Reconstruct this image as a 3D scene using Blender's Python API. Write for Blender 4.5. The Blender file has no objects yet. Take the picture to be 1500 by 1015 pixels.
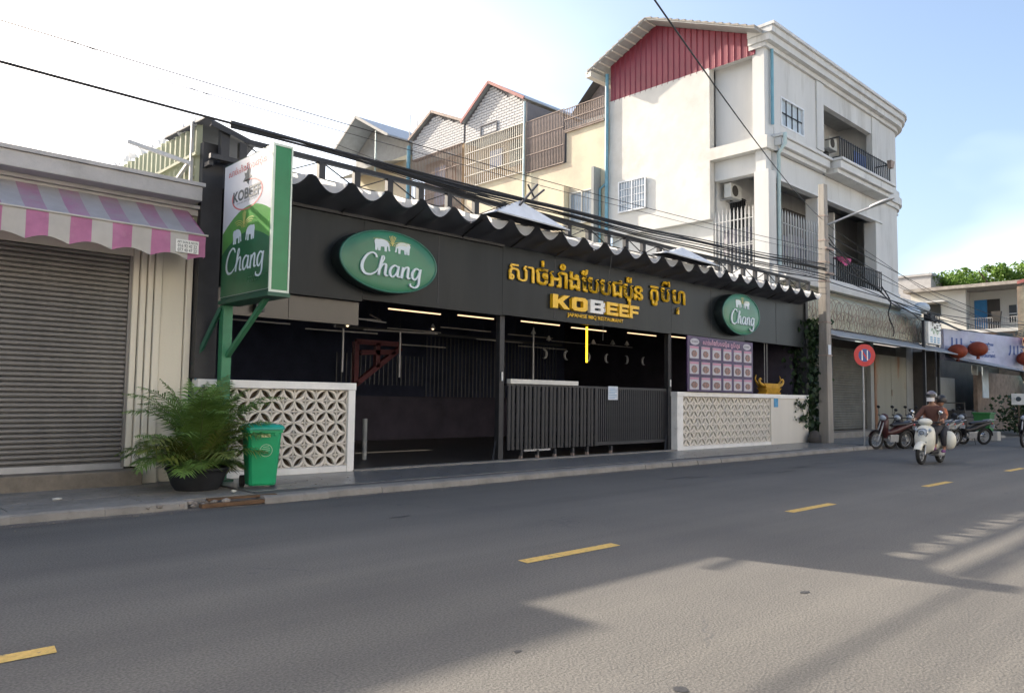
import bpy, bmesh, math, random
from mathutils import Vector, Matrix, noise
random.seed(7)
R_ = math.radians
sc = bpy.context.scene
C = sc.collection
PI = math.pi

# ------------------------------------------------------------------ camera, sky, sun, exposure
cam_data = bpy.data.cameras.new('camera')
cam_data.sensor_width = 36
cam_data.lens = 36 * 1126.58 / 1500
cam_data.clip_start = 0.1
cam_data.clip_end = 2000
camera = bpy.data.objects.new('camera', cam_data)
C.objects.link(camera)
camera.matrix_world = Matrix(((0.7235884, -0.0564826, -0.6879168, 0), (-0.6901131, -0.0407269, -0.7225546, 0),
                              (0.0127950, 0.9975727, -0.0684489, 1.5), (0, 0, 0, 1)))
sc.camera = camera

SUN_EL = R_(30.0)
SUN_AZ = Vector((-0.225, 0.974))           # towards the sun, in plan
world = bpy.data.worlds.new('World')
sc.world = world
world.use_nodes = True
nt = world.node_tree
bg = nt.nodes['Background']
sky = nt.nodes.new('ShaderNodeTexSky')
sky.sky_type = 'NISHITA'
sky.sun_disc = False
sky.sun_elevation = SUN_EL
sky.sun_rotation = math.atan2(SUN_AZ.x, SUN_AZ.y)
sky.air_density = 1.0
sky.dust_density = 3.5
sky.ozone_density = 1.0
tc = nt.nodes.new('ShaderNodeTexCoord')
mp = nt.nodes.new('ShaderNodeMapping'); mp.inputs['Scale'].default_value = (1.0, 1.0, 2.4)
ns = nt.nodes.new('ShaderNodeTexNoise'); ns.inputs['Scale'].default_value = 1.7; ns.inputs['Detail'].default_value = 4; ns.inputs['Roughness'].default_value = 0.45
rp = nt.nodes.new('ShaderNodeValToRGB'); rp.color_ramp.elements[0].position = 0.46; rp.color_ramp.elements[1].position = 0.80
mx = nt.nodes.new('ShaderNodeMixRGB'); mx.inputs['Color2'].default_value = (8.5, 9.0, 9.4, 1)
ml = nt.nodes.new('ShaderNodeMath'); ml.operation = 'MULTIPLY'; ml.inputs[1].default_value = 0.8
nt.links.new(tc.outputs['Generated'], mp.inputs['Vector']); nt.links.new(mp.outputs[0], ns.inputs['Vector'])
nt.links.new(ns.outputs['Fac'], rp.inputs[0]); nt.links.new(rp.outputs[0], ml.inputs[0]); sx_ = nt.nodes.new('ShaderNodeSeparateXYZ'); nt.links.new(tc.outputs['Generated'], sx_.inputs[0])
mr_ = nt.nodes.new('ShaderNodeMapRange'); mr_.inputs['From Min'].default_value = 0.5; mr_.inputs['From Max'].default_value = 0.12
nt.links.new(sx_.outputs['Z'], mr_.inputs['Value'])
mm_ = nt.nodes.new('ShaderNodeMath'); mm_.operation = 'MULTIPLY'; nt.links.new(ml.outputs[0], mm_.inputs[0]); nt.links.new(mr_.outputs[0], mm_.inputs[1])
nt.links.new(mm_.outputs[0], mx.inputs['Fac'])
nt.links.new(sky.outputs[0], mx.inputs['Color1']); nt.links.new(mx.outputs[0], bg.inputs['Color'])
bg.inputs['Strength'].default_value = 0.15

sun_data = bpy.data.lights.new('sun', 'SUN')
sun_data.energy = 5.0
sun_data.angle = R_(0.55)
sun_data.color = (1.0, 0.885, 0.74)
sun = bpy.data.objects.new('sun', sun_data)
C.objects.link(sun)
sd = Vector((SUN_AZ.x * math.cos(SUN_EL), SUN_AZ.y * math.cos(SUN_EL), math.sin(SUN_EL)))
sun.rotation_euler = (-sd).to_track_quat('-Z', 'Y').to_euler()
sc.view_settings.view_transform = 'Standard'
sc.view_settings.look = 'None'
sc.view_settings.exposure = 1.13
sc.view_settings.gamma = 1.0
sc.view_settings.use_curve_mapping = False
sc.render.engine = 'CYCLES'
sc.cycles.max_bounces = 6
sc.cycles.diffuse_bounces = 3
sc.cycles.glossy_bounces = 2
sc.cycles.transparent_max_bounces = 8
sc.cycles.caustics_reflective = False
sc.cycles.caustics_refractive = False

# ------------------------------------------------------------------ materials
MATS = {}
def mat(name, col, rough=0.75, metal=0.0, var=0.12, scale=3.0, bump=0.0, bscale=30.0, col2=None, thr=(0.45, 0.7),
        emit=None, es=0.0, transl=0.0, streak=False, spec=0.5, fine=0.0):
    if name in MATS: return MATS[name]
    m = bpy.data.materials.new(name); m.use_nodes = True
    t = m.node_tree; N = t.nodes; L = t.links
    p = N['Principled BSDF']
    p.inputs['Roughness'].default_value = rough; p.inputs['Metallic'].default_value = metal
    p.inputs['Specular IOR Level'].default_value = spec
    tcn = N.new('ShaderNodeTexCoord')
    src = tcn.outputs['Object']
    if streak:
        mpn = N.new('ShaderNodeMapping'); mpn.inputs['Scale'].default_value = (1, 1, 0.16)
        L.new(src, mpn.inputs[0]); src2 = mpn.outputs[0]
    else: src2 = src
    n = N.new('ShaderNodeTexNoise'); n.inputs['Scale'].default_value = scale; n.inputs['Detail'].default_value = 6; n.inputs['Roughness'].default_value = 0.62
    L.new(src2, n.inputs['Vector'])
    r = N.new('ShaderNodeValToRGB')
    a = tuple(max(0, c * (1 - var)) for c in col) + (1,); b = tuple(min(1, c * (1 + var)) for c in col) + (1,)
    r.color_ramp.elements[0].position = 0.3; r.color_ramp.elements[0].color = a
    r.color_ramp.elements[1].position = 0.7; r.color_ramp.elements[1].color = b
    L.new(n.outputs['Fac'], r.inputs[0]); out = r.outputs[0]
    if col2:
        n2 = N.new('ShaderNodeTexNoise'); n2.inputs['Scale'].default_value = scale * 0.7; n2.inputs['Detail'].default_value = 9; n2.inputs['Roughness'].default_value = 0.7
        L.new(src2, n2.inputs['Vector'])
        r2 = N.new('ShaderNodeValToRGB'); r2.color_ramp.elements[0].position = thr[0]; r2.color_ramp.elements[1].position = thr[1]
        L.new(n2.outputs['Color'], r2.inputs[0])
        mm = N.new('ShaderNodeMixRGB'); mm.inputs['Color2'].default_value = tuple(col2) + (1,)
        L.new(r2.outputs[0], mm.inputs['Fac']); L.new(out, mm.inputs['Color1']); out = mm.outputs[0]
    if fine:
        n3 = N.new('ShaderNodeTexNoise'); n3.inputs['Scale'].default_value = bscale; n3.inputs['Detail'].default_value = 2
        L.new(src, n3.inputs['Vector'])
        r3 = N.new('ShaderNodeValToRGB'); r3.color_ramp.elements[0].position = 0.35; r3.color_ramp.elements[1].position = 0.65
        r3.color_ramp.elements[0].color = (1 - fine, 1 - fine, 1 - fine, 1); r3.color_ramp.elements[1].color = (1 + fine, 1 + fine, 1 + fine, 1)
        L.new(n3.outputs['Fac'], r3.inputs[0])
        m3 = N.new('ShaderNodeMixRGB'); m3.blend_type = 'MULTIPLY'; m3.inputs['Fac'].default_value = 1
        L.new(out, m3.inputs['Color1']); L.new(r3.outputs[0], m3.inputs['Color2']); out = m3.outputs[0]
    L.new(out, p.inputs['Base Color'])
    if bump:
        nb = N.new('ShaderNodeTexNoise'); nb.inputs['Scale'].default_value = bscale; nb.inputs['Detail'].default_value = 4
        L.new(src, nb.inputs['Vector'])
        bn = N.new('ShaderNodeBump'); bn.inputs['Strength'].default_value = bump; bn.inputs['Distance'].default_value = 0.02
        L.new(nb.outputs['Fac'], bn.inputs['Height']); L.new(bn.outputs[0], p.inputs['Normal'])
    if emit:
        p.inputs['Emission Color'].default_value = tuple(emit) + (1,); p.inputs['Emission Strength'].default_value = es
    if transl:
        tr = N.new('ShaderNodeBsdfTranslucent'); L.new(out, tr.inputs['Color'])
        ms = N.new('ShaderNodeMixShader'); ms.inputs[0].default_value = transl
        L.new(p.outputs[0], ms.inputs[1]); L.new(tr.outputs[0], ms.inputs[2])
        L.new(ms.outputs[0], N['Material Output'].inputs['Surface'])
    MATS[name] = m
    return m

M_asphalt = mat('asphalt', (0.116, 0.111, 0.101), 0.80, var=0.10, scale=0.35, bump=0.5, bscale=60, col2=(0.094, 0.091, 0.086), thr=(0.5, 0.75), fine=0.30)
def asphalt_wear(m):
    t = m.node_tree; N = t.nodes; L = t.links; p = N['Principled BSDF']; src = p.inputs['Base Color'].links[0].from_socket
    tcn = N.new('ShaderNodeTexCoord'); mpn = N.new('ShaderNodeMapping'); mpn.inputs['Scale'].default_value = (0.05, 1.1, 1); L.new(tcn.outputs['Object'], mpn.inputs[0])
    n = N.new('ShaderNodeTexNoise'); n.inputs['Scale'].default_value = 1.0; n.inputs['Detail'].default_value = 5; L.new(mpn.outputs[0], n.inputs['Vector'])
    rr = N.new('ShaderNodeValToRGB'); rr.color_ramp.elements[0].position = .32; rr.color_ramp.elements[1].position = .68
    rr.color_ramp.elements[0].color = (.80, .80, .81, 1); rr.color_ramp.elements[1].color = (1.14, 1.13, 1.10, 1); L.new(n.outputs['Fac'], rr.inputs[0])
    m1 = N.new('ShaderNodeMixRGB'); m1.blend_type = 'MULTIPLY'; m1.inputs['Fac'].default_value = 1; L.new(src, m1.inputs['Color1']); L.new(rr.outputs[0], m1.inputs['Color2'])
    # hairline cracks: narrow ridges of a stretched voronoi, broken up by noise
    mp2 = N.new('ShaderNodeMapping'); mp2.inputs['Scale'].default_value = (0.35, 0.6, 1); L.new(tcn.outputs['Object'], mp2.inputs[0])
    nd = N.new('ShaderNodeTexNoise'); nd.inputs['Scale'].default_value = 3; nd.inputs['Detail'].default_value = 6; L.new(tcn.outputs['Object'], nd.inputs['Vector'])
    ad = N.new('ShaderNodeVectorMath'); ad.operation = 'ADD'; sc_ = N.new('ShaderNodeVectorMath'); sc_.operation = 'SCALE'; sc_.inputs['Scale'].default_value = .35; L.new(nd.outputs['Color'], sc_.inputs[0]); L.new(mp2.outputs[0], ad.inputs[0]); L.new(sc_.outputs[0], ad.inputs[1])
    v = N.new('ShaderNodeTexVoronoi'); v.feature = 'DISTANCE_TO_EDGE'; v.inputs['Scale'].default_value = .8; L.new(ad.outputs[0], v.inputs['Vector'])
    r2 = N.new('ShaderNodeValToRGB'); r2.color_ramp.elements[0].position = 0.0; r2.color_ramp.elements[1].position = .007; r2.color_ramp.elements[0].color = (1,1,1,1); r2.color_ramp.elements[1].color = (0,0,0,1); L.new(v.outputs['Distance'], r2.inputs[0])
    n4 = N.new('ShaderNodeTexNoise'); n4.inputs['Scale'].default_value = .5; L.new(tcn.outputs['Object'], n4.inputs['Vector'])
    r4 = N.new('ShaderNodeValToRGB'); r4.color_ramp.elements[0].position = .60; r4.color_ramp.elements[1].position = .66; L.new(n4.outputs['Fac'], r4.inputs[0])
    mu = N.new('ShaderNodeMath'); mu.operation = 'MULTIPLY'; L.new(r2.outputs[0], mu.inputs[0]); L.new(r4.outputs[0], mu.inputs[1])
    m2 = N.new('ShaderNodeMixRGB'); m2.inputs['Color2'].default_value = (.07, .07, .07, 1); L.new(mu.outputs[0], m2.inputs['Fac']); L.new(m1.outputs[0], m2.inputs['Color1'])
    L.new(m2.outputs[0], p.inputs['Base Color'])
asphalt_wear(M_asphalt)
M_dust = mat('gutter_dust', (0.19, 0.165, 0.135), 0.95, var=0.3, scale=3, bump=0.5, bscale=40, col2=(0.11, 0.10, 0.095), thr=(0.42, 0.6), fine=.3)
M_tar = mat('tar_patch', (0.035, 0.035, 0.037), 0.7, var=0.3, scale=6, bump=0.3)
M_pave = mat('pavement_concrete', (0.24, 0.225, 0.20), 0.85, var=0.18, scale=1.4, bump=0.3, bscale=18, col2=(0.13, 0.12, 0.105), thr=(0.5, 0.68), fine=0.08)
M_kerb = mat('kerb_concrete', (0.25, 0.235, 0.21), 0.85, var=0.2, scale=2.5, bump=0.4, bscale=22, col2=(0.15, 0.14, 0.125), thr=(0.52, 0.7))
M_tile = mat('granite_tile', (0.20, 0.205, 0.21), 0.28, var=0.16, scale=3, fine=0.2, bscale=120, col2=(0.10, 0.095, 0.09))
M_joint = mat('tile_joint', (0.10, 0.095, 0.09), 0.9)
M_yellow = mat('road_yellow', (0.60, 0.40, 0.11), 0.8, var=0.2, scale=22, col2=(0.17, 0.14, 0.10), thr=(0.54, 0.62), bump=0.3, bscale=60)
M_earth = mat('bare_earth', (0.16, 0.13, 0.10), 0.95, var=0.3, scale=4, bump=0.6, bscale=12)
M_cream = mat('cream_paint', (0.74, 0.70, 0.585), 0.7, var=0.06, scale=1.5, bump=0.08, bscale=25, col2=(0.58, 0.53, 0.43), thr=(0.6, 0.85), streak=True)
M_cornice = mat('grey_cornice', (0.43, 0.42, 0.41), 0.8, var=0.14, scale=2.5, bump=0.15, col2=(0.24, 0.24, 0.25), thr=(0.55, 0.72))
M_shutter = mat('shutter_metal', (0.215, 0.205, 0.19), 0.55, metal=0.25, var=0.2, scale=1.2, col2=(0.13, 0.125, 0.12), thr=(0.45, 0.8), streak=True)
M_shutter2 = mat('dark_shutter', (0.12, 0.12, 0.105), 0.6, metal=0.2, var=0.25, scale=1.2, col2=(0.08,0.075,0.06))  # darker shutter metal for the shop fronts
M_step = mat('step_concrete', (0.20, 0.175, 0.14), 0.9, var=0.22, scale=5, bump=0.5, bscale=30)
M_pink = mat('pink_canvas', (0.60, 0.24, 0.42), 0.75, var=0.12, scale=4, transl=0.35, col2=(0.66, 0.40, 0.52), thr=(0.55, 0.8))
M_pinkgrey = mat('pink_canvas_greyish', (0.50, 0.26, 0.40), 0.6, var=0.15, scale=2, transl=0.3, col2=(0.42, 0.40, 0.45), thr=(0.4, 0.62))  # greyer, blotchy variant of the pink canvas, used on the slope
M_whitegrey = mat('white_canvas_greyish', (0.50, 0.50, 0.52), 0.6, var=0.1, scale=3, transl=0.3)  # greyer variant of the white canvas, used on the slope
M_white_canvas = mat('white_canvas', (0.62, 0.60, 0.56), 0.75, var=0.06, scale=4, transl=0.3)
M_black = mat('black_fascia', (0.012, 0.0165, 0.019), 0.34, var=0.25, scale=1.5, spec=0.2, bump=0.05, bscale=3, col2=(0.026,0.030,0.030), thr=(.5,.8), streak=True)
M_blackm = mat('black_steel', (0.022, 0.023, 0.027), 0.5, metal=0.0, var=0.25, scale=5)
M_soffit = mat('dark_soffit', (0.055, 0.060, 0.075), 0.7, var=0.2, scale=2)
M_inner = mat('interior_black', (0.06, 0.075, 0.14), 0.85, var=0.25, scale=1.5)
M_innerbrown = mat('interior_brown', (0.065, 0.06, 0.09), 0.8, var=0.25, scale=1.5)
M_innerfloor = mat('interior_floor', (0.05, 0.046, 0.043), 0.4, var=0.2, scale=2)
M_panelbrown = mat('brown_glass_panel', (0.075, 0.066, 0.052), 0.3, var=0.12, scale=1.2)
M_sheet = mat('white_roof_sheet', (0.82, 0.82, 0.80), 0.55, var=0.06, scale=3, transl=0.6, col2=(0.62, 0.61, 0.57), thr=(0.55, 0.75))
M_hood = mat('hood_sheet', (0.78, 0.79, 0.80), 0.5, var=.08, scale=3)
M_green_corr = mat('greenish_sheet', (0.42, 0.44, 0.30), 0.6, var=0.12, scale=2.5, transl=0.35, col2=(0.28, 0.29, 0.2), thr=(0.5, 0.75), streak=True)
M_whitep = mat('white_wall_paint', (0.66, 0.63, 0.56), 0.75, var=0.05, scale=1.3, bump=0.1, bscale=9, col2=(0.50, 0.46, 0.38), thr=(0.58, 0.85), streak=True)
M_block = mat('breeze_block', (0.74, 0.69, 0.60), 0.85, var=0.10, scale=5, bump=0.2, bscale=60, col2=(0.42, 0.37, 0.30), thr=(0.6, 0.8))
M_cap = mat('planter_cap', (0.84, 0.83, 0.79), 0.75, var=0.08, scale=3, bump=0.1, col2=(0.45, 0.42, 0.37), thr=(0.58, 0.8))
M_chang = mat('green_sign_face', (0.02, 0.17, 0.085), 0.3, var=0.25, scale=0.8)
M_chang2 = mat('green_sign_rim', (0.025, 0.14, 0.10), 0.35, var=0.15, scale=2)
M_signdark = mat('sign_case', (0.02, 0.03, 0.03), 0.45)
M_lettering = mat('pale_lettering', (0.62, 0.70, 0.74), 0.4, var=0.04)
M_gold = mat('gold_letter', (0.88, 0.52, 0.02), 0.4, var=0.1, scale=5)
M_golddark = mat('gold_letter_edge', (0.30, 0.17, 0.02), 0.5)
M_thinline = mat('gold_line', (0.55, 0.5, 0.16), 0.5)
M_whitel = mat('white_letter', (0.78, 0.78, 0.74), 0.4)
M_post_green = mat('green_post_paint', (0.035, 0.20, 0.095), 0.45, var=0.12, scale=3, col2=(0.07, 0.25, 0.14), thr=(0.5, 0.8))
M_post_greend = mat('dark_green_paint', (0.015, 0.085, 0.05), 0.5, var=0.15)
M_board_w = mat('sign_film_white', (0.66, 0.67, 0.70), 0.28, var=0.04)
M_board_g = mat('sign_film_green', (0.10, 0.32, 0.07), 0.28, var=0.25, scale=1.2)
M_board_gd = mat('sign_film_dark_green', (0.02, 0.13, 0.055), 0.28, var=0.25, scale=1.5)
M_edge_g = mat('sign_edge_green', (0.012, 0.19, 0.065), 0.35, var=0.10, scale=3)
M_trim = mat('pale_trim', (0.62, 0.70, 0.60), 0.4)
M_redprint = mat('red_print', (0.55, 0.12, 0.12), 0.5)
M_darkprint = mat('dark_print', (0.05, 0.07, 0.08), 0.5)
M_house_white = mat('white_render', (0.60, 0.585, 0.545), 0.85, var=0.11, scale=0.5, bump=0.9, bscale=1.6, col2=(0.44, 0.41, 0.35), thr=(0.5, 0.72))
M_house_front = mat('cream_front_render', (0.56, 0.555, 0.535), 0.8, var=0.08, scale=1.3, bump=0.15, bscale=6, col2=(0.30, 0.285, 0.25), thr=(0.52, 0.74), streak=True)
M_moulding = mat('cornice_moulding', (0.58, 0.58, 0.565), 0.8, var=0.08, scale=1.6, col2=(0.26, 0.25, 0.23), thr=(0.54, 0.72), streak=True)
M_redsheet = mat('red_cladding', (0.20, 0.022, 0.038), 0.45, var=0.15, scale=1.0)
M_tileroof = mat('roof_tile_grey', (0.36, 0.33, 0.29), 0.85, var=0.25, scale=3, col2=(0.2, 0.18, 0.16))
M_softgrey = mat('grey_soffit', (0.34, 0.34, 0.33), 0.8)
M_yellowwall = mat('yellow_wall', (0.60, 0.545, 0.40), 0.85, var=0.08, scale=0.6, bump=0.15, bscale=3, col2=(0.52, 0.40, 0.31), thr=(0.48, 0.68))
M_orangewall = mat('ochre_wall', (0.50, 0.35, 0.20), 0.85, var=0.15, scale=1, col2=(0.3, 0.2, 0.12))
M_blockwall = mat('pale_block', (0.58, 0.58, 0.58), 0.85, var=0.08, scale=4)
M_blockjoint = mat('block_joint', (0.17, 0.165, 0.175), 0.9)
M_rooftin = mat('roof_tin', (0.38, 0.42, 0.45), 0.5, metal=0.3, var=0.12)
M_rooftind = mat('dark_roof_underside', (0.10, 0.095, 0.09), 0.8)
M_roofred = mat('red_roof_trim', (0.30, 0.10, 0.09), 0.7, var=0.15)
M_rust = mat('rusty_bars', (0.30, 0.235, 0.20), 0.75, var=0.3, scale=6)
M_greybar = mat('grey_bars', (0.42, 0.42, 0.41), 0.6, metal=0.1, var=0.15)
M_iron = mat('black_iron', (0.02, 0.02, 0.022), 0.5)
M_bluepipe = mat('blue_pipe', (0.16, 0.34, 0.42), 0.45, var=0.15, scale=2)
M_palepipe = mat('pale_blue_pipe', (0.42, 0.54, 0.55), 0.5, var=0.1)
M_glass = mat('window_glass', (0.30, 0.36, 0.42), 0.12, var=0.25, scale=1.5, spec=0.8)
M_glassd = mat('dark_glass', (0.03, 0.035, 0.04), 0.1, spec=0.8)
M_winframe = mat('window_frame_white', (0.66, 0.68, 0.70), 0.5)
M_curtain = mat('curtain', (0.52, 0.6, 0.66), 0.8)
M_ac = mat('aircon_white', (0.55, 0.55, 0.52), 0.55, var=0.08)
M_pole = mat('pole_concrete', (0.30, 0.275, 0.24), 0.9, var=0.2, scale=3, bump=0.4, bscale=20, col2=(0.19, 0.165, 0.14), thr=(0.5, 0.7), streak=True)
M_cable = mat('cable_black', (0.012, 0.012, 0.013), 0.6)
M_cableg = mat('cable_grey', (0.07, 0.07, 0.07), 0.6)
M_galv = mat('galvanised', (0.40, 0.41, 0.42), 0.45, metal=0.5, var=0.12)
M_bin = mat('bin_green', (0.016, 0.36, 0.15), 0.38, var=0.08, scale=3, col2=(0.03, 0.22, 0.09), thr=(0.55, 0.8))
M_binlid = mat('bin_lid_green', (0.012, 0.34, 0.26), 0.38, var=0.08)
M_rubber = mat('black_rubber', (0.015, 0.015, 0.015), 0.75, var=0.2)
M_stick = mat('bin_sticker', (0.55, 0.6, 0.3), 0.6, var=0.2, scale=20)
M_printpale = mat('pale_print', (0.45, 0.62, 0.45), 0.6)
M_pot = mat('black_pot', (0.018, 0.02, 0.025), 0.7, var=0.3, scale=5)
M_leaf = mat('palm_leaf', (0.145, 0.25, 0.06), 0.5, var=0.35, scale=3, transl=0.25, spec=0.4)
M_leafy = mat('palm_leaf_yellowing', (0.17, 0.21, 0.045), 0.5, var=0.3, scale=3, transl=0.25)
M_stem = mat('palm_stem', (0.11, 0.13, 0.045), 0.6)
M_vine = mat('vine_leaf', (0.022, 0.05, 0.016), 0.55, var=0.4, scale=3, transl=0.2)
M_tree = mat('tree_leaf', (0.13, 0.23, 0.04), 0.55, var=0.35, scale=0.6, transl=0.35)
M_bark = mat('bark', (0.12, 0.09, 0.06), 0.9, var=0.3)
M_lampwarm = mat('lit_warm_bar', (0.8, 0.7, 0.55), 0.5, emit=(1.0, 0.66, 0.38), es=0.85)
M_lampoff = mat('unlit_bar', (0.42, 0.42, 0.43), 0.4)
M_neon = mat('yellow_neon', (0.9, 0.6, 0.05), 0.5, emit=(1.0, 0.55, 0.02), es=2.2)
M_spot = mat('small_spot_bulb', (0.8, 0.7, 0.6), 0.5, emit=(1.0, 0.75, 0.45), es=1.0)
M_moon = mat('moon_ornament', (0.5, 0.54, 0.6), 0.4)
M_redframe = mat('red_frame_paint', (0.09, 0.010, 0.02), 0.6)
M_slat = mat('dark_slat', (0.12, 0.13, 0.15), 0.35)
M_paper = mat('paper', (0.62, 0.66, 0.72), 0.7)
M_purple = mat('banner_purple', (0.045, 0.025, 0.085), 0.45, var=0.5, scale=3, col2=(0.14, 0.06, 0.18), thr=(0.5, 0.75))
M_cardw = mat('menu_card', (0.46, 0.44, 0.48), 0.5)
M_cardp = mat('menu_card_header', (0.50, 0.22, 0.32), 0.5)
M_food = mat('menu_food_print', (0.15, 0.12, 0.11), 0.5, var=0.6, scale=14, col2=(0.40, 0.18, 0.14), thr=(0.45, 0.6))
M_pinktxt = mat('pink_lettering', (0.68, 0.40, 0.50), 0.5)
M_shrine = mat('gold_paint', (0.55, 0.31, 0.03), 0.4, metal=0.2, var=0.2, scale=6)
M_bluetag = mat('blue_tag', (0.06, 0.28, 0.50), 0.5, var=0.2, scale=8)
M_signred = mat('sign_red', (0.50, 0.02, 0.025), 0.45, var=0.1)
M_signblue = mat('sign_blue', (0.03, 0.07, 0.25), 0.45, var=0.1)
M_lean = mat('leanto_sheet', (0.38, 0.38, 0.29), 0.75, var=0.15, scale=1, col2=(0.26, 0.22, 0.15), thr=(0.5, 0.75), streak=True)
M_leantop = mat('awning_tin_grey', (0.30, 0.32, 0.34), 0.6, var=0.2, scale=2)
M_rustdoor = mat('rusty_door', (0.26, 0.255, 0.21), 0.75, var=0.14, scale=1.1, col2=(0.22, 0.09, 0.035), thr=(0.50, 0.58), streak=True)
M_greywall = mat('grey_shop_wall', (0.29, 0.30, 0.29), 0.8, var=0.12, scale=1)
M_darkwall = mat('dark_shop_wall', (0.06, 0.055, 0.05), 0.85, var=0.3, scale=1)
M_scooter = mat('scooter_white', (0.70, 0.69, 0.60), 0.3, var=0.05, scale=6, spec=0.6)
M_plastic = mat('black_plastic', (0.018, 0.018, 0.02), 0.45)
M_chrome = mat('chrome', (0.6, 0.6, 0.6), 0.2, metal=1.0)
M_headlight = mat('headlight_glass', (0.45, 0.5, 0.55), 0.15, spec=0.8)
M_skin = mat('skin', (0.36, 0.20, 0.13), 0.6)
M_jacket = mat('brown_jacket', (0.11, 0.048, 0.035), 0.8, var=0.2, scale=9, bump=0.3, bscale=30)
M_trous = mat('dark_trousers', (0.03, 0.03, 0.035), 0.85)
M_helmet = mat('grey_helmet', (0.14, 0.13, 0.15), 0.25)
M_mask = mat('white_mask', (0.72, 0.72, 0.72), 0.8)
M_shoe = mat('purple_shoe', (0.20, 0.07, 0.22), 0.7)
M_hair = mat('black_hair', (0.012, 0.01, 0.01), 0.6)
M_bikered = mat('bike_red', (0.06, 0.018, 0.018), 0.35)
M_bikeblue = mat('bike_blue', (0.05, 0.08, 0.14), 0.35)
M_dump = mat('green_skip', (0.025, 0.15, 0.035), 0.6, var=0.15)
M_concblk = mat('concrete_block', (0.42, 0.41, 0.38), 0.9, var=0.15)
M_lant = mat('red_lantern', (0.30, 0.055, 0.022), 0.6, var=0.25, scale=4, transl=0.3)
M_signpale = mat('shop_sign_film', (0.36, 0.38, 0.50), 0.4, var=0.2, scale=0.8, col2=(0.24, 0.22, 0.42), thr=(0.5, 0.75))
M_bluedoor = mat('blue_door', (0.04, 0.20, 0.42), 0.6)
M_bluebld = mat('blue_paint', (0.10, 0.42, 0.55), 0.7)
M_farwhite = mat('far_white_wall', (0.58, 0.57, 0.52), 0.8, var=0.05, scale=0.5)
M_dish = mat('antenna_grey', (0.2, 0.2, 0.2), 0.5)
M_brick = mat('brown_brickwork', (0.22, 0.16, 0.12), 0.9, var=0.3, scale=3)
M_floatcloth = mat('laundry_cloth', (0.20, 0.19, 0.22), 0.9, var=0.5, scale=3)
M_pinkcloth = mat('pink_cloth', (0.45, 0.08, 0.2), 0.9)
M_debris = mat('broken_concrete', (0.28, 0.25, 0.22), 0.95, var=0.3, scale=8, bump=0.5)
M_plank = mat('brown_plank', (0.13, 0.075, 0.04), 0.85, var=0.3, scale=8)
M_litter = mat('white_litter', (0.55, 0.55, 0.5), 0.8)
M_pvcw = mat('white_tube', (0.62, 0.61, 0.56), 0.5)

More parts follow.
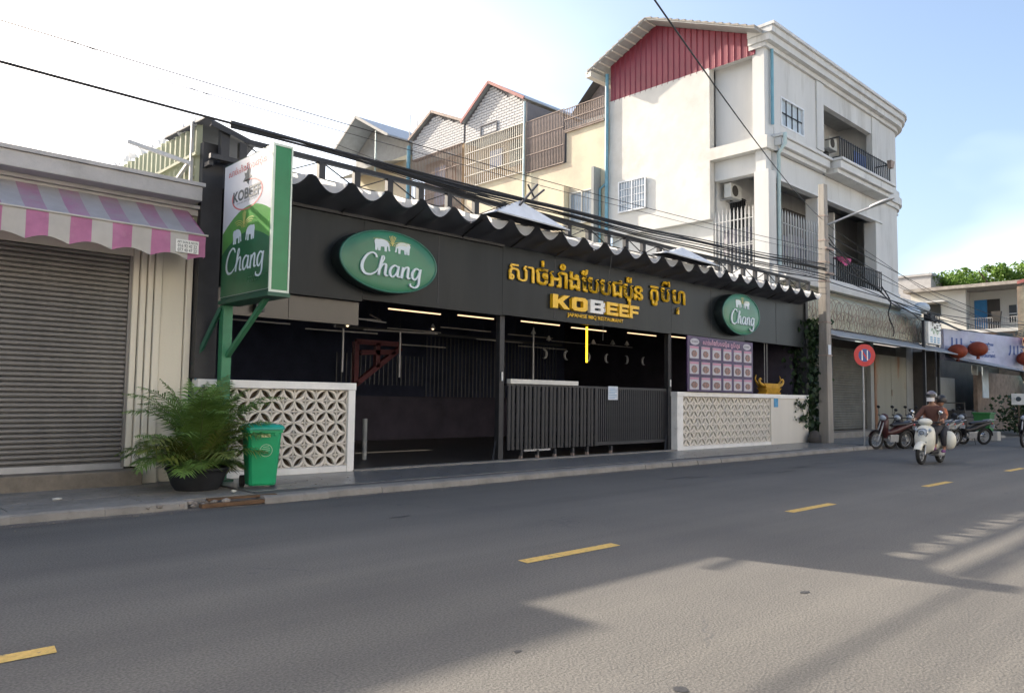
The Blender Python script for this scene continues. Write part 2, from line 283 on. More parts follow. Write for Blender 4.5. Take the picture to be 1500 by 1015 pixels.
# ------------------------------------------------------------------ mesh builder
class B:
    def __init__(s): s.v = []; s.f = []; s.smooth = []
    def add(s, vs, fs, sm=False):
        o = len(s.v); s.v += [tuple(v) for v in vs]; s.f += [tuple(i + o for i in f) for f in fs]; s.smooth += [sm] * len(fs); return s
    def box(s, a, b):
        x0, y0, z0 = a; x1, y1, z1 = b
        return s.add([(x0,y0,z0),(x1,y0,z0),(x1,y1,z0),(x0,y1,z0),(x0,y0,z1),(x1,y0,z1),(x1,y1,z1),(x0,y1,z1)],
              [(0,3,2,1),(4,5,6,7),(0,1,5,4),(1,2,6,5),(2,3,7,6),(3,0,4,7)])
    def bar(s, p, q, w, h=None, up=(0,0,1)):
        p = Vector(p); q = Vector(q); h = h or w; d = (q - p)
        if d.length < 1e-6: return s
        d.normalize(); u = Vector(up)
        if abs(d.dot(u)) > 0.98: u = Vector((1,0,0)) if abs(d.x) < 0.9 else Vector((0,1,0))
        a = d.cross(u).normalized() * w / 2; b = a.cross(d).normalized() * h / 2
        vs = [p-a-b, p+a-b, p+a+b, p-a+b, q-a-b, q+a-b, q+a+b, q-a+b]
        return s.add(vs, [(0,3,2,1),(4,5,6,7),(0,1,5,4),(1,2,6,5),(2,3,7,6),(3,0,4,7)])
    def tube(s, pts, r, n=6, closed=False):
        pts = [Vector(p) for p in pts]; m = len(pts); o = []
        rr = r if isinstance(r, (list, tuple)) else [r] * m
        prev = None
        for i, p in enumerate(pts):
            if closed: d = pts[(i+1) % m] - pts[i-1]
            else: d = pts[min(i+1, m-1)] - pts[max(i-1, 0)]
            d.normalize()
            if prev is None:
                u = Vector((0,0,1)) if abs(d.z) < 0.95 else Vector((1,0,0)); a = d.cross(u).normalized()
            else:
                a = prev - d * prev.dot(d); a.normalize()
            prev = a; b = d.cross(a)
            for k in range(n):
                t = 2*PI*k/n; o.append(p + (a*math.cos(t) + b*math.sin(t)) * rr[i])
        fs = []
        for i in range(m if closed else m-1):
            j = (i+1) % m
            for k in range(n): fs.append((i*n+k, i*n+(k+1)%n, j*n+(k+1)%n, j*n+k))
        s.add(o, fs, n > 4)
        if not closed:
            s.add(o[:n], [tuple(range(n))[::-1]]); s.add(o[-n:], [tuple(range(n))])
        return s
    def loft(s, rings, cap=True, sm=True):
        n = len(rings[0]); o = [v for r in rings for v in r]; fs = []
        for i in range(len(rings)-1):
            for k in range(n): fs.append((i*n+k, i*n+(k+1)%n, (i+1)*n+(k+1)%n, (i+1)*n+k))
        s.add(o, fs, sm)
        if cap: s.add(rings[0], [tuple(range(n))[::-1]]); s.add(rings[-1], [tuple(range(n))])
        return s
    def prism(s, poly, f0, f1):
        """poly of 2D points; f0,f1 map (u,v)->3D for the two faces"""
        n = len(poly); a = [f0(*p) for p in poly]; b = [f1(*p) for p in poly]
        s.add(a + b, [tuple(range(n)), tuple(range(n, 2*n))[::-1]] + [(k, k+n, (k+1)%n+n, (k+1)%n) for k in range(n)])
        return s
    def ell(s, c, r, nu=14, nv=8, z0=-1, z1=1):
        c = Vector(c); rings = []
        for j in range(nv+1):
            ph = math.asin(max(-1, min(1, z0))) + (math.asin(z1) - math.asin(z0)) * j / nv
            rings.append([(c.x + r[0]*math.cos(ph)*math.cos(2*PI*k/nu), c.y + r[1]*math.cos(ph)*math.sin(2*PI*k/nu), c.z + r[2]*math.sin(ph)) for k in range(nu)])
        return s.loft(rings)
    def quad(s, a, b, c, d): return s.add([a, b, c, d], [(0,1,2,3)])
    def rot(s, M, start=0):
        s.v = s.v[:start] + [tuple(M @ Vector(v)) for v in s.v[start:]]; return s
    def mesh(s, name, m):
        me = bpy.data.meshes.new(name); me.from_pydata(s.v, [], s.f)
        me.polygons.foreach_set('use_smooth', s.smooth)
        ms = m if isinstance(m, (list, tuple)) else [m]
        for k in ms: me.materials.append(k)
        me.update(); bm = bmesh.new(); bm.from_mesh(me); bmesh.ops.recalc_face_normals(bm, faces=bm.faces); bm.to_mesh(me); bm.free()
        return me

OFF = {}
def thing(name, label, cat, loc=(0,0,0), group=None, rz=0.0, local=False, kind=None):
    """Empty at the thing's base. Unless local, its parts are given in world coordinates."""
    o = bpy.data.objects.new(name, None); o.empty_display_size = 0.2; C.objects.link(o)
    o.location = loc; o.rotation_euler = (0, 0, rz); o['label'] = label; o['category'] = cat
    if group: o['group'] = group
    if kind: o['kind'] = kind
    OFF[o] = Vector((0,0,0)) if local else -Vector(loc)
    return o
def part(name, b, m, parent, label=None, kind=None, bevel=0.0):
    me = b if isinstance(b, bpy.types.Mesh) else b.mesh(name, m)
    o = bpy.data.objects.new(name, me); C.objects.link(o); o.parent = parent
    if parent in OFF: o.location = OFF[parent]
    if label: o['label'] = label
    if kind: o['kind'] = kind
    if bevel:
        bv = o.modifiers.new('bevel', 'BEVEL'); bv.width = bevel; bv.segments = 2; bv.limit_method = 'ANGLE'; bv.angle_limit = R_(40)
    return o
def piece(name, me, parent, pos=(0,0,0), rot=None, scale=None, label=None):
    """one of many alike pieces sharing mesh data, pos in the parent's modelling frame"""
    o = bpy.data.objects.new(name, me); C.objects.link(o); o.parent = parent
    o.location = Vector(pos) + OFF.get(parent, Vector((0,0,0)))
    if rot: o.rotation_euler = rot
    if scale: o.scale = scale
    if label: o['label'] = label
    return o
def solo(name, b, m, label, cat, group=None, kind=None, bevel=0.0):
    me = b if isinstance(b, bpy.types.Mesh) else b.mesh(name, m)
    o = bpy.data.objects.new(name, me); C.objects.link(o); o['label'] = label; o['category'] = cat
    if group: o['group'] = group
    if kind: o['kind'] = kind
    if bevel:
        bv = o.modifiers.new('bevel', 'BEVEL'); bv.width = bevel; bv.segments = 2; bv.limit_method = 'ANGLE'; bv.angle_limit = R_(40)
    return o
def setting(name, b, m):
    o = bpy.data.objects.new(name, b.mesh(name, m)); C.objects.link(o); o['kind'] = 'structure'; OFF[o] = Vector((0,0,0)); return o
def copy_tree(o, parent=None):
    c = o.copy(); C.objects.link(c); c.parent = parent
    for ch in o.children: copy_tree(ch, c)
    return c
_dep = []
def text_mesh(s, size=1.0, ext=0.02, offset=0.0, shear=0.0, sx=1.0, spacing=1.0):
    cu = bpy.data.curves.new('lettering', 'FONT'); cu.body = s; cu.size = size; cu.extrude = ext; cu.offset = offset; cu.shear = shear; cu.space_character = spacing
    cu.resolution_u = 3
    o = bpy.data.objects.new('lettering', cu); C.objects.link(o)
    dg = bpy.context.evaluated_depsgraph_get(); me = bpy.data.meshes.new_from_object(o.evaluated_get(dg))
    bpy.data.objects.remove(o); bpy.data.curves.remove(cu)
    if sx != 1.0:
        for v in me.vertices: v.co.x *= sx
    return me
def bounds(me):
    xs = [v.co.x for v in me.vertices]; ys = [v.co.y for v in me.vertices]
    return min(xs), max(xs), min(ys), max(ys)
def place_text(name, s, x0, x1, z0, z1, Y, m, parent, ext=0.02, offset=0.0, shear=0.0, label=None, face='-Y', nudge=0.0, spacing=1.0):
    """text fitted into the rectangle on a wall facing -Y (x right, z up) or -X (runs towards -Y)"""
    me = text_mesh(s, 1.0, ext, offset, shear, spacing=spacing); a, b_, c, d = bounds(me)
    kx = (x1 - x0) / max(1e-4, b_ - a); kz = (z1 - z0) / max(1e-4, d - c)
    for v in me.vertices:
        u = x0 + (v.co.x - a) * kx; w = z0 + (v.co.y - c) * kz; dd = v.co.z
        v.co = (u, Y - dd - ext, w) if face == '-Y' else (Y - dd - ext, -u, w)
    me.materials.clear(); me.materials.append(m); me.name = name
    return part(name, me, m, parent, label=label)

# ------------------------------------------------------------------ ground, road, pavement
b = B(); b.box((-250, -200, -0.6), (400, 300, -0.02)); setting('ground', b, M_earth)
b = B(); b.add([(-120,-4.5,0),(260,-4.5,0),(260,10.42,0),(-120,10.42,0),(-120,-4.5,-0.3),(260,-4.5,-0.3),(260,10.42,-0.3),(-120,10.42,-0.3)],
               [(0,1,2,3),(7,6,5,4),(0,4,5,1),(1,5,6,2),(2,6,7,3),(3,7,4,0)])
road = setting('road', b, M_asphalt)
# side street mouth beyond the white building
b = B(); b.box((42.6, 10.42, -0.3), (59.0, 60, -0.004)); setting('side_road', b, M_asphalt)
dash = B(); dash.add([(-0.68,-0.07,0.004),(0.68,-0.075,0.004),(0.70,0.07,0.004),(-0.66,0.075,0.004)], [(0,1,2,3)])
dm = dash.mesh('lane_marking', M_yellow)
for i, x in enumerate([-9.4, -4.2, 0.58, 5.75, 10.85, 16.0, 21.2, 26.3, 31.5, 36.6, 41.8, 47, 52.2]):
    piece('lane_marking', dm, road, (x, 5.2 - 0.008 * x, 0.0))
random.seed(3)
for i in range(16):                                                   # tar marks and small holes along the lane
    x = random.uniform(1, 22); y = random.choice([random.uniform(8.0, 9.3), random.uniform(8.3, 8.9), random.uniform(1.5, 3.8)])
    n = 9; l = random.uniform(0.15, 0.9) if y > 6 else random.uniform(0.03, 0.08); w = random.uniform(0.02, 0.05)
    b = B(); b.add([(x + l*math.cos(2*PI*k/n)*random.uniform(.7,1.1), y + w*math.sin(2*PI*k/n)*random.uniform(.6,1.2), 0.0035) for k in range(n)], [tuple(range(n))])
    part('tar_mark', b, M_tar, road)

random.seed(19)
b = B(); vs = []; n = 150
for k in range(n+1):
    x = -10 + 55*k/n; w = .10 + .16*abs(noise.noise(Vector((x*.7, 3, 0)))) + .05*random.random()
    vs += [(x, 10.40, 0.0035), (x, 10.30 - w, 0.0035)]
b.add(vs, [(2*k, 2*k+1, 2*k+3, 2*k+2) for k in range(n)]); part('gutter_dust', b, M_dust, road, kind='stuff')
b = B()
for k in range(420):                                                  # grit, leaf scraps and pebbles lying on the kerbside and pavement
    x = random.uniform(-3, 27); y = 10.35 - abs(random.gauss(0, .22)) if k % 2 else random.uniform(10.6, 12.6)
    z = 0.004 if y < 10.4 else 0.112; r_ = random.uniform(.006, .02); a_ = random.uniform(0, 3)
    b.add([(x+r_*math.cos(a_+q*PI/2)*(1.6 if q % 2 else .8), y+r_*math.sin(a_+q*PI/2), z) for q in range(4)] + [(x, y, z+r_*.6)], [(0,1,4),(1,2,4),(2,3,4),(3,0,4)])
part('grit', b, M_step, road, kind='stuff')
def kerb_y(x): return 10.42 + 0.05*math.sin(x*0.6) - (0.12 if 4 < x < 6 else 0)
# pavement left of the restaurant: cast slabs; in front of the restaurant: granite tiles; beyond: concrete
b = B(); b.box((-60, 10.60, -0.3), (5.1, 13.3, 0.085)); pav = setting('pavement', b, M_pave)
b = B(); b.box((5.1, 10.60, -0.3), (27.3, 12.72, 0.092)); fore = setting('forecourt_pavement', b, M_joint)
b = B(); b.box((27.3, 10.60, -0.3), (42.6, 14.6, 0.09)); setting('far_pavement', b, M_pave)
slab = B().box((-0.742, -0.42, 0), (0.742, 0.42, 0.022)).mesh('slab', M_pave)
for i in range(9):
    for j in range(3):
        piece('slab', slab, pav, (4.3 - 1.5*i, 11.06 + 0.86*j, 0.078), rot=(0,0,random.uniform(-.004,.004)))
tile = B().box((-0.297, -0.297, 0), (0.297, 0.297, 0.016)).mesh('tile', M_tile)
for i in range(36):
    for j in range(3):
        piece('tile', tile, fore, (5.42 + 0.602*i, 11.22 + 0.602*j, 0.086 + random.uniform(0, 0.0015)))
kl = bpy.data.objects.new('kerb', None); C.objects.link(kl); kl['kind'] = 'structure'; OFF[kl] = Vector((0,0,0))
ks = []
for v in range(3):
    bb = B(); n = 6
    rings = []
    for k in range(n+1):
        x = -0.5 + k/n; w = random.uniform(-0.012, 0.012); h = random.uniform(-0.006, 0.006)
        if k in (0, n): w = h = 0
        rings.append([(x, -0.10, -0.2), (x, -0.10+w, 0.02), (x, -0.085+w, 0.085+h), (x, -0.05+w, 0.108+h), (x, 0.2, 0.11), (x, 0.2, -0.2)])
    bb.loft(rings, sm=False); ks.append(bb.mesh('kerb_stone', M_kerb))
for i in range(52):
    x = -9.5 + i
    if 3.95 < x < 4.9: continue
    piece('kerb_stone', ks[i % 3], kl, (x, kerb_y(x), 0), scale=(0.998, 1, 1))

# broken kerb with a plank beside it, litter
dbs = thing('broken_kerb', 'crumbling broken bit of kerb with brown plank, left of the green wheelie bin', 'rubble', (4.4, 10.45, 0.0))
for i in range(16):
    x = random.uniform(3.3, 4.6); y = random.uniform(10.33, 10.55); r = random.uniform(0.03, 0.09)
    bb = B().ell((x, y, 0.03 + random.uniform(0, 0.05)), (r, r*random.uniform(.6,1), r*random.uniform(.4,.7)), 6, 3)
    bb.smooth = [False]*len(bb.smooth); part('concrete_chunk', bb, M_debris, dbs)
part('plank', B().bar((4.15, 10.32, 0.035), (5.15, 10.26, 0.045), 0.12, 0.05), M_plank, dbs)
part('plank', B().bar((4.3, 10.48, 0.09), (5.25, 10.38, 0.10), 0.10, 0.03), M_plank, dbs)
lb = B(); lb.ell((2.75, 11.55, 0.115), (0.07, 0.03, 0.02), 6, 3); solo('litter', lb, M_litter, 'small crumpled white litter on the pavement below the roller shutter', 'litter')
lb = B(); lb.ell((4.9, 11.0, 0.115), (0.05, 0.04, 0.02), 6, 3); solo('litter', lb, M_litter, 'white litter scrap in front of the palm pot', 'litter')

# ------------------------------------------------------------------ shophouse with roller shutter
sh = thing('shophouse', 'cream single-storey shophouse at the left edge with closed grey roller shutter', 'building', (2.0, 13.2, 0.1))
b = B(); b.box((4.44, 13.12, 0.0), (4.93, 20, 4.50)); b.box((-3.0, 13.12, 3.72), (4.437, 20, 4.50)); b.box((-8, 13.12, 0.0), (-3.002, 20, 4.50))
part('wall', b, M_cream, sh)
b = B(); b.box((-8.1, 12.9, 4.50), (5.0, 20.1, 4.60)); b.box((-8.1, 12.82, 4.602), (5.02, 20.1, 4.66))
part('cornice_bed', b, M_cornice, sh)
b = B(); b.box((-8.2, 12.5, 4.662), (4.86, 20.2, 4.90)); part('cornice', b, M_cornice, sh, bevel=0.015)
b = B(); b.box((-8.2, 12.46, 4.902), (4.89, 20.2, 4.96)); part('cornice_cap', b, M_cornice, sh)
for x0, x1, d in ((4.03, 4.12, 0.06), (4.135, 4.22, 0.11), (4.235, 4.32, 0.14), (4.335, 4.44, 0.17)):
    part('pilaster_flute', B().box((x0, 13.12-d, 0.36 if x1 < 4.3 else 0.1), (x1, 13.2, 4.49)), M_cream, sh, bevel=0.012)
part('pilaster', B().box((4.45, 13.0, 0.1), (4.82, 13.118, 4.48)), M_cream, sh, bevel=0.01)
part('pilaster_edge', B().box((4.835, 12.96, 0.1), (4.935, 13.118, 4.48)), M_cream, sh, bevel=0.012)
part('pilaster_foot', B().box((4.20, 12.90, 0.1), (4.46, 12.94, 0.50)), M_cream, sh, bevel=0.01)
# roller shutter: each lath is real relief
b = B(); n = 44; pts = []
for k in range(n*4+1):
    z = 0.37 + (3.72-0.37)*k/(n*4); ph = (k % 4)/4
    y = (13.155 - 0.020*math.sin(PI*ph)**0.6 if ph else 13.175) + 0.004*math.sin(k*.07)
    pts.append((y, z))
vs = [(-3.0, y, z) for y, z in pts] + [(4.03, y, z) for y, z in pts]; m_ = len(pts)
b.add(vs, [(k, m_+k, m_+k+1, k+1) for k in range(m_-1)])
rs = part('roller_shutter', b, M_shutter, sh)
part('bottom_rail', B().box((-3, 13.11, 0.33), (4.03, 13.158, 0.42)), M_galv, rs)
part('guide_rail', B().box((3.985, 13.10, 0.36), (4.03, 13.155, 3.72)), M_shutter, rs)
part('step', B().box((-8, 12.72, 0.08), (4.2, 13.3, 0.33)), M_step, sh, bevel=0.02)
# inner darkness behind shutter
part('inner_wall', B().box((-3.0, 13.3, 0.1), (4.43, 13.4, 3.71)), M_darkwall, sh)

# striped awning
aw = thing('striped_awning', 'pink and white striped canvas awning with scalloped valance above the roller shutter', 'awning', (2.5, 12.9, 3.9))
bw = 0.2735; x_end = 4.78; zf = 4.02; yf = 12.1; yb = 12.93; zb = 4.58
for i in range(30):
    x1 = x_end - i*bw; x0 = x1 - bw; m_ = M_pink if i % 2 == 0 else M_white_canvas
    b = B(); ns_ = 5; rr = []
    for k in range(ns_+1):
        t = k/ns_; y = yb + (yf-yb)*t; z = zb + (zf-zb)*t - 0.03*math.sin(PI*t)
        rr.append([(x0 + (0.55*0 if i else 0), y, z), (x1 - (0.0 if i else (1-t)*0.0), y, z)])
    vs = [p for r in rr for p in r]; vs2 = [(p[0], p[1]+0.004, p[2]-0.008) for p in vs]
    b.add(vs, [(2*k, 2*k+1, 2*k+3, 2*k+2) for k in range(ns_)], True)
    part('canvas_stripe', b, M_pinkgrey if i % 2 == 0 else M_whitegrey, aw)
    b = B(); nseg = 6; vs = []
    for k in range(nseg+1):
        t = k/nseg; x = x0 + bw*t; ph = ((x_end - x)/(2*bw)) % 1.0
        zz = 3.60 + 0.075*abs(math.cos(PI*ph)); yw = yf - 0.012 + 0.02*math.sin(x*7)
        vs += [(x, yf-0.012, zf-0.012), (x, yw, (zf+zz)/2), (x, yw - 0.015*math.sin(x*11), zz)]
    b.add(vs, [(3*k+j, 3*k+3+j, 3*k+4+j, 3*k+1+j) for k in range(nseg) for j in (0,1)], True)
    part('valance_stripe', b, m_, aw)
b = B(); b.quad((x_end, yb, zb), (x_end, yf, zf), (x_end, yf+0.05, 3.66), (x_end, yb, 4.2)); part('end_flap', b, M_pink, aw)
part('front_bar', B().tube([(-3.5, yf-0.02, zf), (x_end+0.03, yf-0.02, zf)], 0.018), M_white_canvas, aw)
pl = part('phone_plate', B().box((4.31, 12.055, 3.70), (4.66, 12.07, 3.90)), M_whitel, aw)
place_text('phone_number', 'ARY SIGN & NEON', 4.33, 4.64, 3.845, 3.88, 12.054, M_darkprint, pl, ext=0.001)
place_text('phone_number', '016 92 42 22', 4.34, 4.63, 3.78, 3.83, 12.054, M_darkprint, pl, ext=0.001)
place_text('phone_number', '077 40 47 22', 4.34, 4.63, 3.715, 3.765, 12.054, M_darkprint, pl, ext=0.001)

# taller grey neighbour at the very left edge
nb = thing('tall_neighbour', 'tall pale grey building just showing at the far left edge above the shophouse', 'building', (-4, 17, 0))
b = B(); b.box((-9, 17.0, 0), (2.55, 26, 6.3)); b.box((-9, 17.2, 6.302), (2.5, 26, 7.2)); b.box((-9, 17.2, 7.2), (0.9, 26, 8.2)); part('wall', b, M_cornice, nb)  # highest block is unseen, added so the shadow reaches further onto the road
part('parapet', B().box((-9, 16.93, 6.302), (2.62, 17.19, 6.42)), M_cornice, nb)
part('window', B().box((-1.5, 16.96, 5.0), (-0.3, 17.03, 6.0)), M_glassd, nb)

M_across = mat('townhouse_render', (0.70, 0.70, 0.70), .85, var=.08, scale=1, col2=(.6,.6,.6)); M_across2 = mat('townhouse_render_pale', (0.74, 0.72, 0.68), .85, var=.08, scale=1, col2=(.62,.61,.6))
# sunlit houses on the camera's side of the street (behind the photographer)
random.seed(77)
for i, (x0, x1, h, dep) in enumerate(((-26, -15, 9.5, 0), (-14.9, -6, 12.0, .4), (-5.9, 2, 8.5, 0), (2.1, 10, 11.5, .2), (10.1, 19, 9.0, .5), (19.1, 27, 12.5, 0), (27.1, 38, 10.0, .3), (38.1, 50, 11.0, 0))):
    t = thing('townhouse', ['cream', 'white', 'beige', 'pale yellow', 'off-white', 'ivory', 'sand coloured', 'light'][i] + ' townhouse across the street behind the photographer, house %s from the west' % ['one','two','three','four','five','six','seven','eight'][i], 'house', ((x0+x1)/2, -8, 0))
    part('wall', B().box((x0, -17, 0), (x1, -7.6-dep, h)), [M_across, M_across2][i % 2], t); part('parapet', B().box((x0-.05, -17, h), (x1+.05, -7.5-dep, h+.3)), M_moulding, t)
    for f in range(int(h/3.2)):
        n_ = 3
        for k in range(n_):
            cx0 = x0+(x1-x0)*(k+.5)/n_; z0_ = .1 if f == 0 else 3.3*f+.9
            w = part('window' if f else 'shop_shutter', B().box((cx0-(.8 if f else 1.2), -7.62-dep, z0_), (cx0+(.8 if f else 1.2), -7.56-dep, 2.9 if f == 0 else z0_+1.4)), M_glassd if f else M_shutter, t)
b = B(); b.box((-60, -17, -0.3), (120, -4.5, 0.10)); setting('near_pavement', b, M_pave)

# ------------------------------------------------------------------ restaurant shell
re_ = thing('restaurant', 'long low black-fronted barbecue restaurant with open bays and wavy white canopy edge', 'restaurant', (16, 13, 0.1))
FY = 12.8
# fascia panels, butted with 4 mm joints
for x0, x1, z0, z1 in ((5.34, 8.14, 3.36, 4.97), (8.144, 11.86, 3.40, 4.97), (11.864, 15.3, 3.42, 5.02), (15.304, 18.5, 3.43, 5.05), (18.504, 22.6, 3.46, 5.1), (22.604, 26.8, 3.5, 5.12)):
    part('fascia_panel', B().box((x0, FY, z0), (x1, FY+0.12, z1)), M_black, re_, bevel=0.004)
part('fascia_ledge', B().box((5.34, FY-0.06, 4.972), (11.86, FY+0.1, 5.03)), M_blackm, re_)
part('fascia_ledge', B().box((11.87, FY-0.05, 5.11), (26.8, FY+0.1, 5.17)), M_blackm, re_)
part('upper_soffit', B().box((5.0, FY+0.02, 5.03), (26.9, FY+0.14, 5.5)), M_soffit, re_)
part('bulkhead_panel', B().box((5.34, 12.93, 2.90), (6.66, 12.99, 3.35)), M_panelbrown, re_)
part('bulkhead_panel', B().box((6.67, 12.93, 2.90), (8.15, 12.99, 3.35)), M_panelbrown, re_)
part('speaker_box', B().box((5.98, 12.78, 2.98), (6.14, 12.90, 3.30)), M_blackm, re_)
for x in (10.0, 13.6, 20.6, 24.7):
    part('seam_cover', B().box((x-.012, FY-.006, 3.5), (x+.012, FY-.001, 4.95)), M_blackm, re_)
# posts
for x0, x1 in ((4.95, 5.30),):
    part('corner_pier', B().box((x0, 12.78, 1.78), (x1, 13.1, 5.75)), M_blackm, re_)
for x in (12.0, 18.62):
    pp = part('post', B().box((x-0.075, 12.93, 0.1), (x+0.075, 13.08, 3.5)), M_blackm, re_, bevel=0.01)
    part('post_lamp', B().tube([(x-0.02, 12.90, 1.92), (x-0.02, 12.90, 2.12)], 0.025), M_whitel, pp)
    part('post_brace', B().bar((x-0.28, 12.9, 0.12), (x-0.12, 12.98, 0.55), 0.03), M_blackm, pp)
part('post', B().box((5.02, 12.82, 0.1), (5.14, 12.94, 3.4)), M_greywall, re_, label='grey steel post behind the green sign post')
part('end_pier', B().box((26.82, 12.75, 1.75), (27.0, 13.1, 5.3)), M_blackm, re_)
# shell walls, roof, floor
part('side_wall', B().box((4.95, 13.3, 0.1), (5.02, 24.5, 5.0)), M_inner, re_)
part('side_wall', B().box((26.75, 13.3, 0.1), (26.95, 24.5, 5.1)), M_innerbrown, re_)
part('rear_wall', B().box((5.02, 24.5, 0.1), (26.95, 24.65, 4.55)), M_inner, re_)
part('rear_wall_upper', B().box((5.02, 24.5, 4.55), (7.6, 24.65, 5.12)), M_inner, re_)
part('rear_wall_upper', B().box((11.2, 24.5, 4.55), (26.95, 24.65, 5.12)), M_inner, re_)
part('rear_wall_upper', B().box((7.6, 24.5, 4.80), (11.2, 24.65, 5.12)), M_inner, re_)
part('dining_floor', B().box((5.02, 12.74, -0.2), (26.95, 24.5, 0.096)), M_innerfloor, re_)
b = B(); n = 110
for k in range(n):
    x0 = 4.9 + 22.1*k/n; x1 = 4.9 + 22.1*(k+1)/n; h0 = 0.03*(k % 2); h1 = 0.03*((k+1) % 2)
    b.add([(x0, 12.95, 5.2+h0), (x1, 12.95, 5.2+h1), (x1, 24.8, 5.14+h1), (x0, 24.8, 5.14+h0)], [(0,1,2,3)])
part('tin_roof', b, M_rooftin, re_)
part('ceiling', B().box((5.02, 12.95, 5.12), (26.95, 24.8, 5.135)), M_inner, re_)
part('reflecting_partition', B().box((5.05, 15.2, 0.1), (5.1, 16.0, 3.6)), M_innerbrown, re_)
# greenish corrugated side sheets above the shophouse, each sheet separate
for k in range(7):
    b = B(); y0 = 12.85 + 0.72*k; nn = 12; vs = []
    top = 6.08 + 0.03*k
    for i in range(nn+1):
        y = y0 + 0.715*i/nn; dx = 0.025*(1 if i % 4 in (0, 1) else -1)
        vs += [(4.93+dx, y, 4.3), (4.93+dx, y, top + random.uniform(-.01, .01))]
    b.add(vs, [(2*i, 2*i+2, 2*i+3, 2*i+1) for i in range(nn)])
    part('corrugated_sheet', b, M_green_corr, re_)
part('sheet_rail', B().bar((4.87, 12.85, 5.55), (4.87, 17.8, 5.6), 0.05), M_green_corr, re_)
part('sheet_rail', B().bar((4.86, 13.05, 4.6), (4.86, 13.05, 6.15), 0.05), M_galv, re_)
part('sheet_brace', B().bar((4.84, 14.6, 4.9), (4.84, 13.1, 5.45), 0.05), M_galv, re_)
# crumpled plastic remnants on top of the sheets
for k in range(9):
    y = 12.95 + 0.52*k; b = B(); vs = []; 
    for i in range(5):
        yy = y + 0.1*i; vs += [(4.93+random.uniform(-.05,.05), yy, 6.06+0.04*k*.7), (4.93+random.uniform(-.12,.12), yy, 6.10+0.04*k*.7+random.uniform(0.02, .16))]
    b.add(vs, [(2*i, 2*i+2, 2*i+3, 2*i+1) for i in range(4)])
    part('torn_plastic', b, M_sheet, re_)
# loose sheet at the corner top
part('corner_roof', B().add([(4.86,12.5,6.1),(5.75,12.5,5.86),(6.2,14.4,5.9),(4.86,14.4,6.2),(4.86,12.5,6.07),(5.75,12.5,5.83),(6.2,14.4,5.87),(4.86,14.4,6.17)],
     [(0,1,2,3),(7,6,5,4),(0,4,5,1),(1,5,6,2),(2,6,7,3),(3,7,4,0)]), M_soffit, re_)
part('corner_bracket', B().bar((5.0, 12.55, 5.35), (5.0, 14.3, 5.35), 0.07), M_blackm, re_)
part('corner_bracket', B().bar((5.22, 12.6, 5.4), (5.22, 12.6, 6.0), 0.14), M_blackm, re_)
# truss
tr = part('truss', B().bar((4.95, 12.5, 5.99), (5.6, 12.5, 5.83), 0.08).bar((5.6, 12.5, 5.83), (26.6, 12.5, 5.80), 0.085), M_blackm, re_)
part('bottom_chord', B().bar((4.95, 12.5, 5.45), (26.6, 12.5, 5.43), 0.08), M_blackm, tr)
nx = 29; px_ = 0.75
vert = B().box((-0.065, -0.05, 0), (0.065, 0.05, 0.33)).mesh('truss_upright', M_blackm)
for i in range(nx):
    x = 5.5 + px_*i
    if x > 26.6: break
    piece('truss_upright', vert, tr, (x, 12.5, 5.45))
    if i < nx-1 and x + px_ < 26.6:
        a_, b_ = ((x+.04, 12.5, 5.79), (x+px_-.04, 12.5, 5.48)) if i % 2 == 0 else ((x+.04, 12.5, 5.48), (x+px_-.04, 12.5, 5.79))
        part('truss_diagonal', B().bar(a_, b_, 0.02), M_blackm, tr)
for i in range(15):                                                   # stays from the truss back to the roof
    x = 5.9 + 1.5*i
    part('roof_stay', B().bar((x, 12.53, 5.45), (x, 13.2, 5.25), 0.04), M_blackm, tr)
# wavy canopy: dark sagging cloth underneath, white sheet ends standing in each trough
per = 0.80; c0 = 5.75; ncan = 26
def canz(x, t):                                                       # t 0 at wall, 1 at front edge
    ph = ((x - c0)/per) % 1.0
    return 5.02 + 0.375*t - 0.27*t*max(0.0, math.sin(PI*(ph*1.2-.1)))**0.9
b = B(); nxs = ncan*10; nt_ = 5
vs = []
for j in range(nt_+1):
    t = j/nt_
    for i in range(nxs+1):
        x = c0 + per*ncan*i/nxs; vs.append((x, 12.79 - 0.79*t, canz(x, t) + 0.01*math.sin(x*1.7)*t))
w_ = nxs+1
b.add(vs, [(j*w_+i, j*w_+i+1, (j+1)*w_+i+1, (j+1)*w_+i) for j in range(nt_) for i in range(nxs)], True)
cn = part('canopy_cloth', b, M_soffit, re_)
random.seed(11)
for i in range(ncan):
    x0 = c0 + per*i; b = B(); n = 10; top = []; bot = []
    lean = random.uniform(-0.03, 0.05); tilt = random.uniform(-0.03, 0.03); hh = random.uniform(.94, 1.1)
    hh = random.uniform(.82, 1.12)
    for k in range(n+1):
        ph = .11 + .78*k/n; x = x0 + per*ph; zt = 5.365 + tilt*(ph-.5) - .035*math.sin(PI*k/n)
        zl = 5.372 - 0.262*hh*max(0.0, math.sin(PI*(ph*1.2-.1)))**0.9
        bot.append((x, 11.985, min(zl, zt-.004))); top.append((x, 12.03 + lean*math.sin(PI*ph), zt))
    b.add(bot + top, [(k, k+1, n+1+k+1, n+1+k) for k in range(n)], True)
    part('scallop_sheet', b, M_sheet, re_)
part('canopy_lath', B().bar((5.75, 12.3, 5.40), (26.55, 12.3, 5.41), 0.03), M_blackm, re_)
for i in range(14):
    part('canopy_rib', B().bar((6.1+1.5*i, 12.78, 5.0), (6.1+1.5*i, 12.04, 5.3), 0.03), M_blackm, re_)
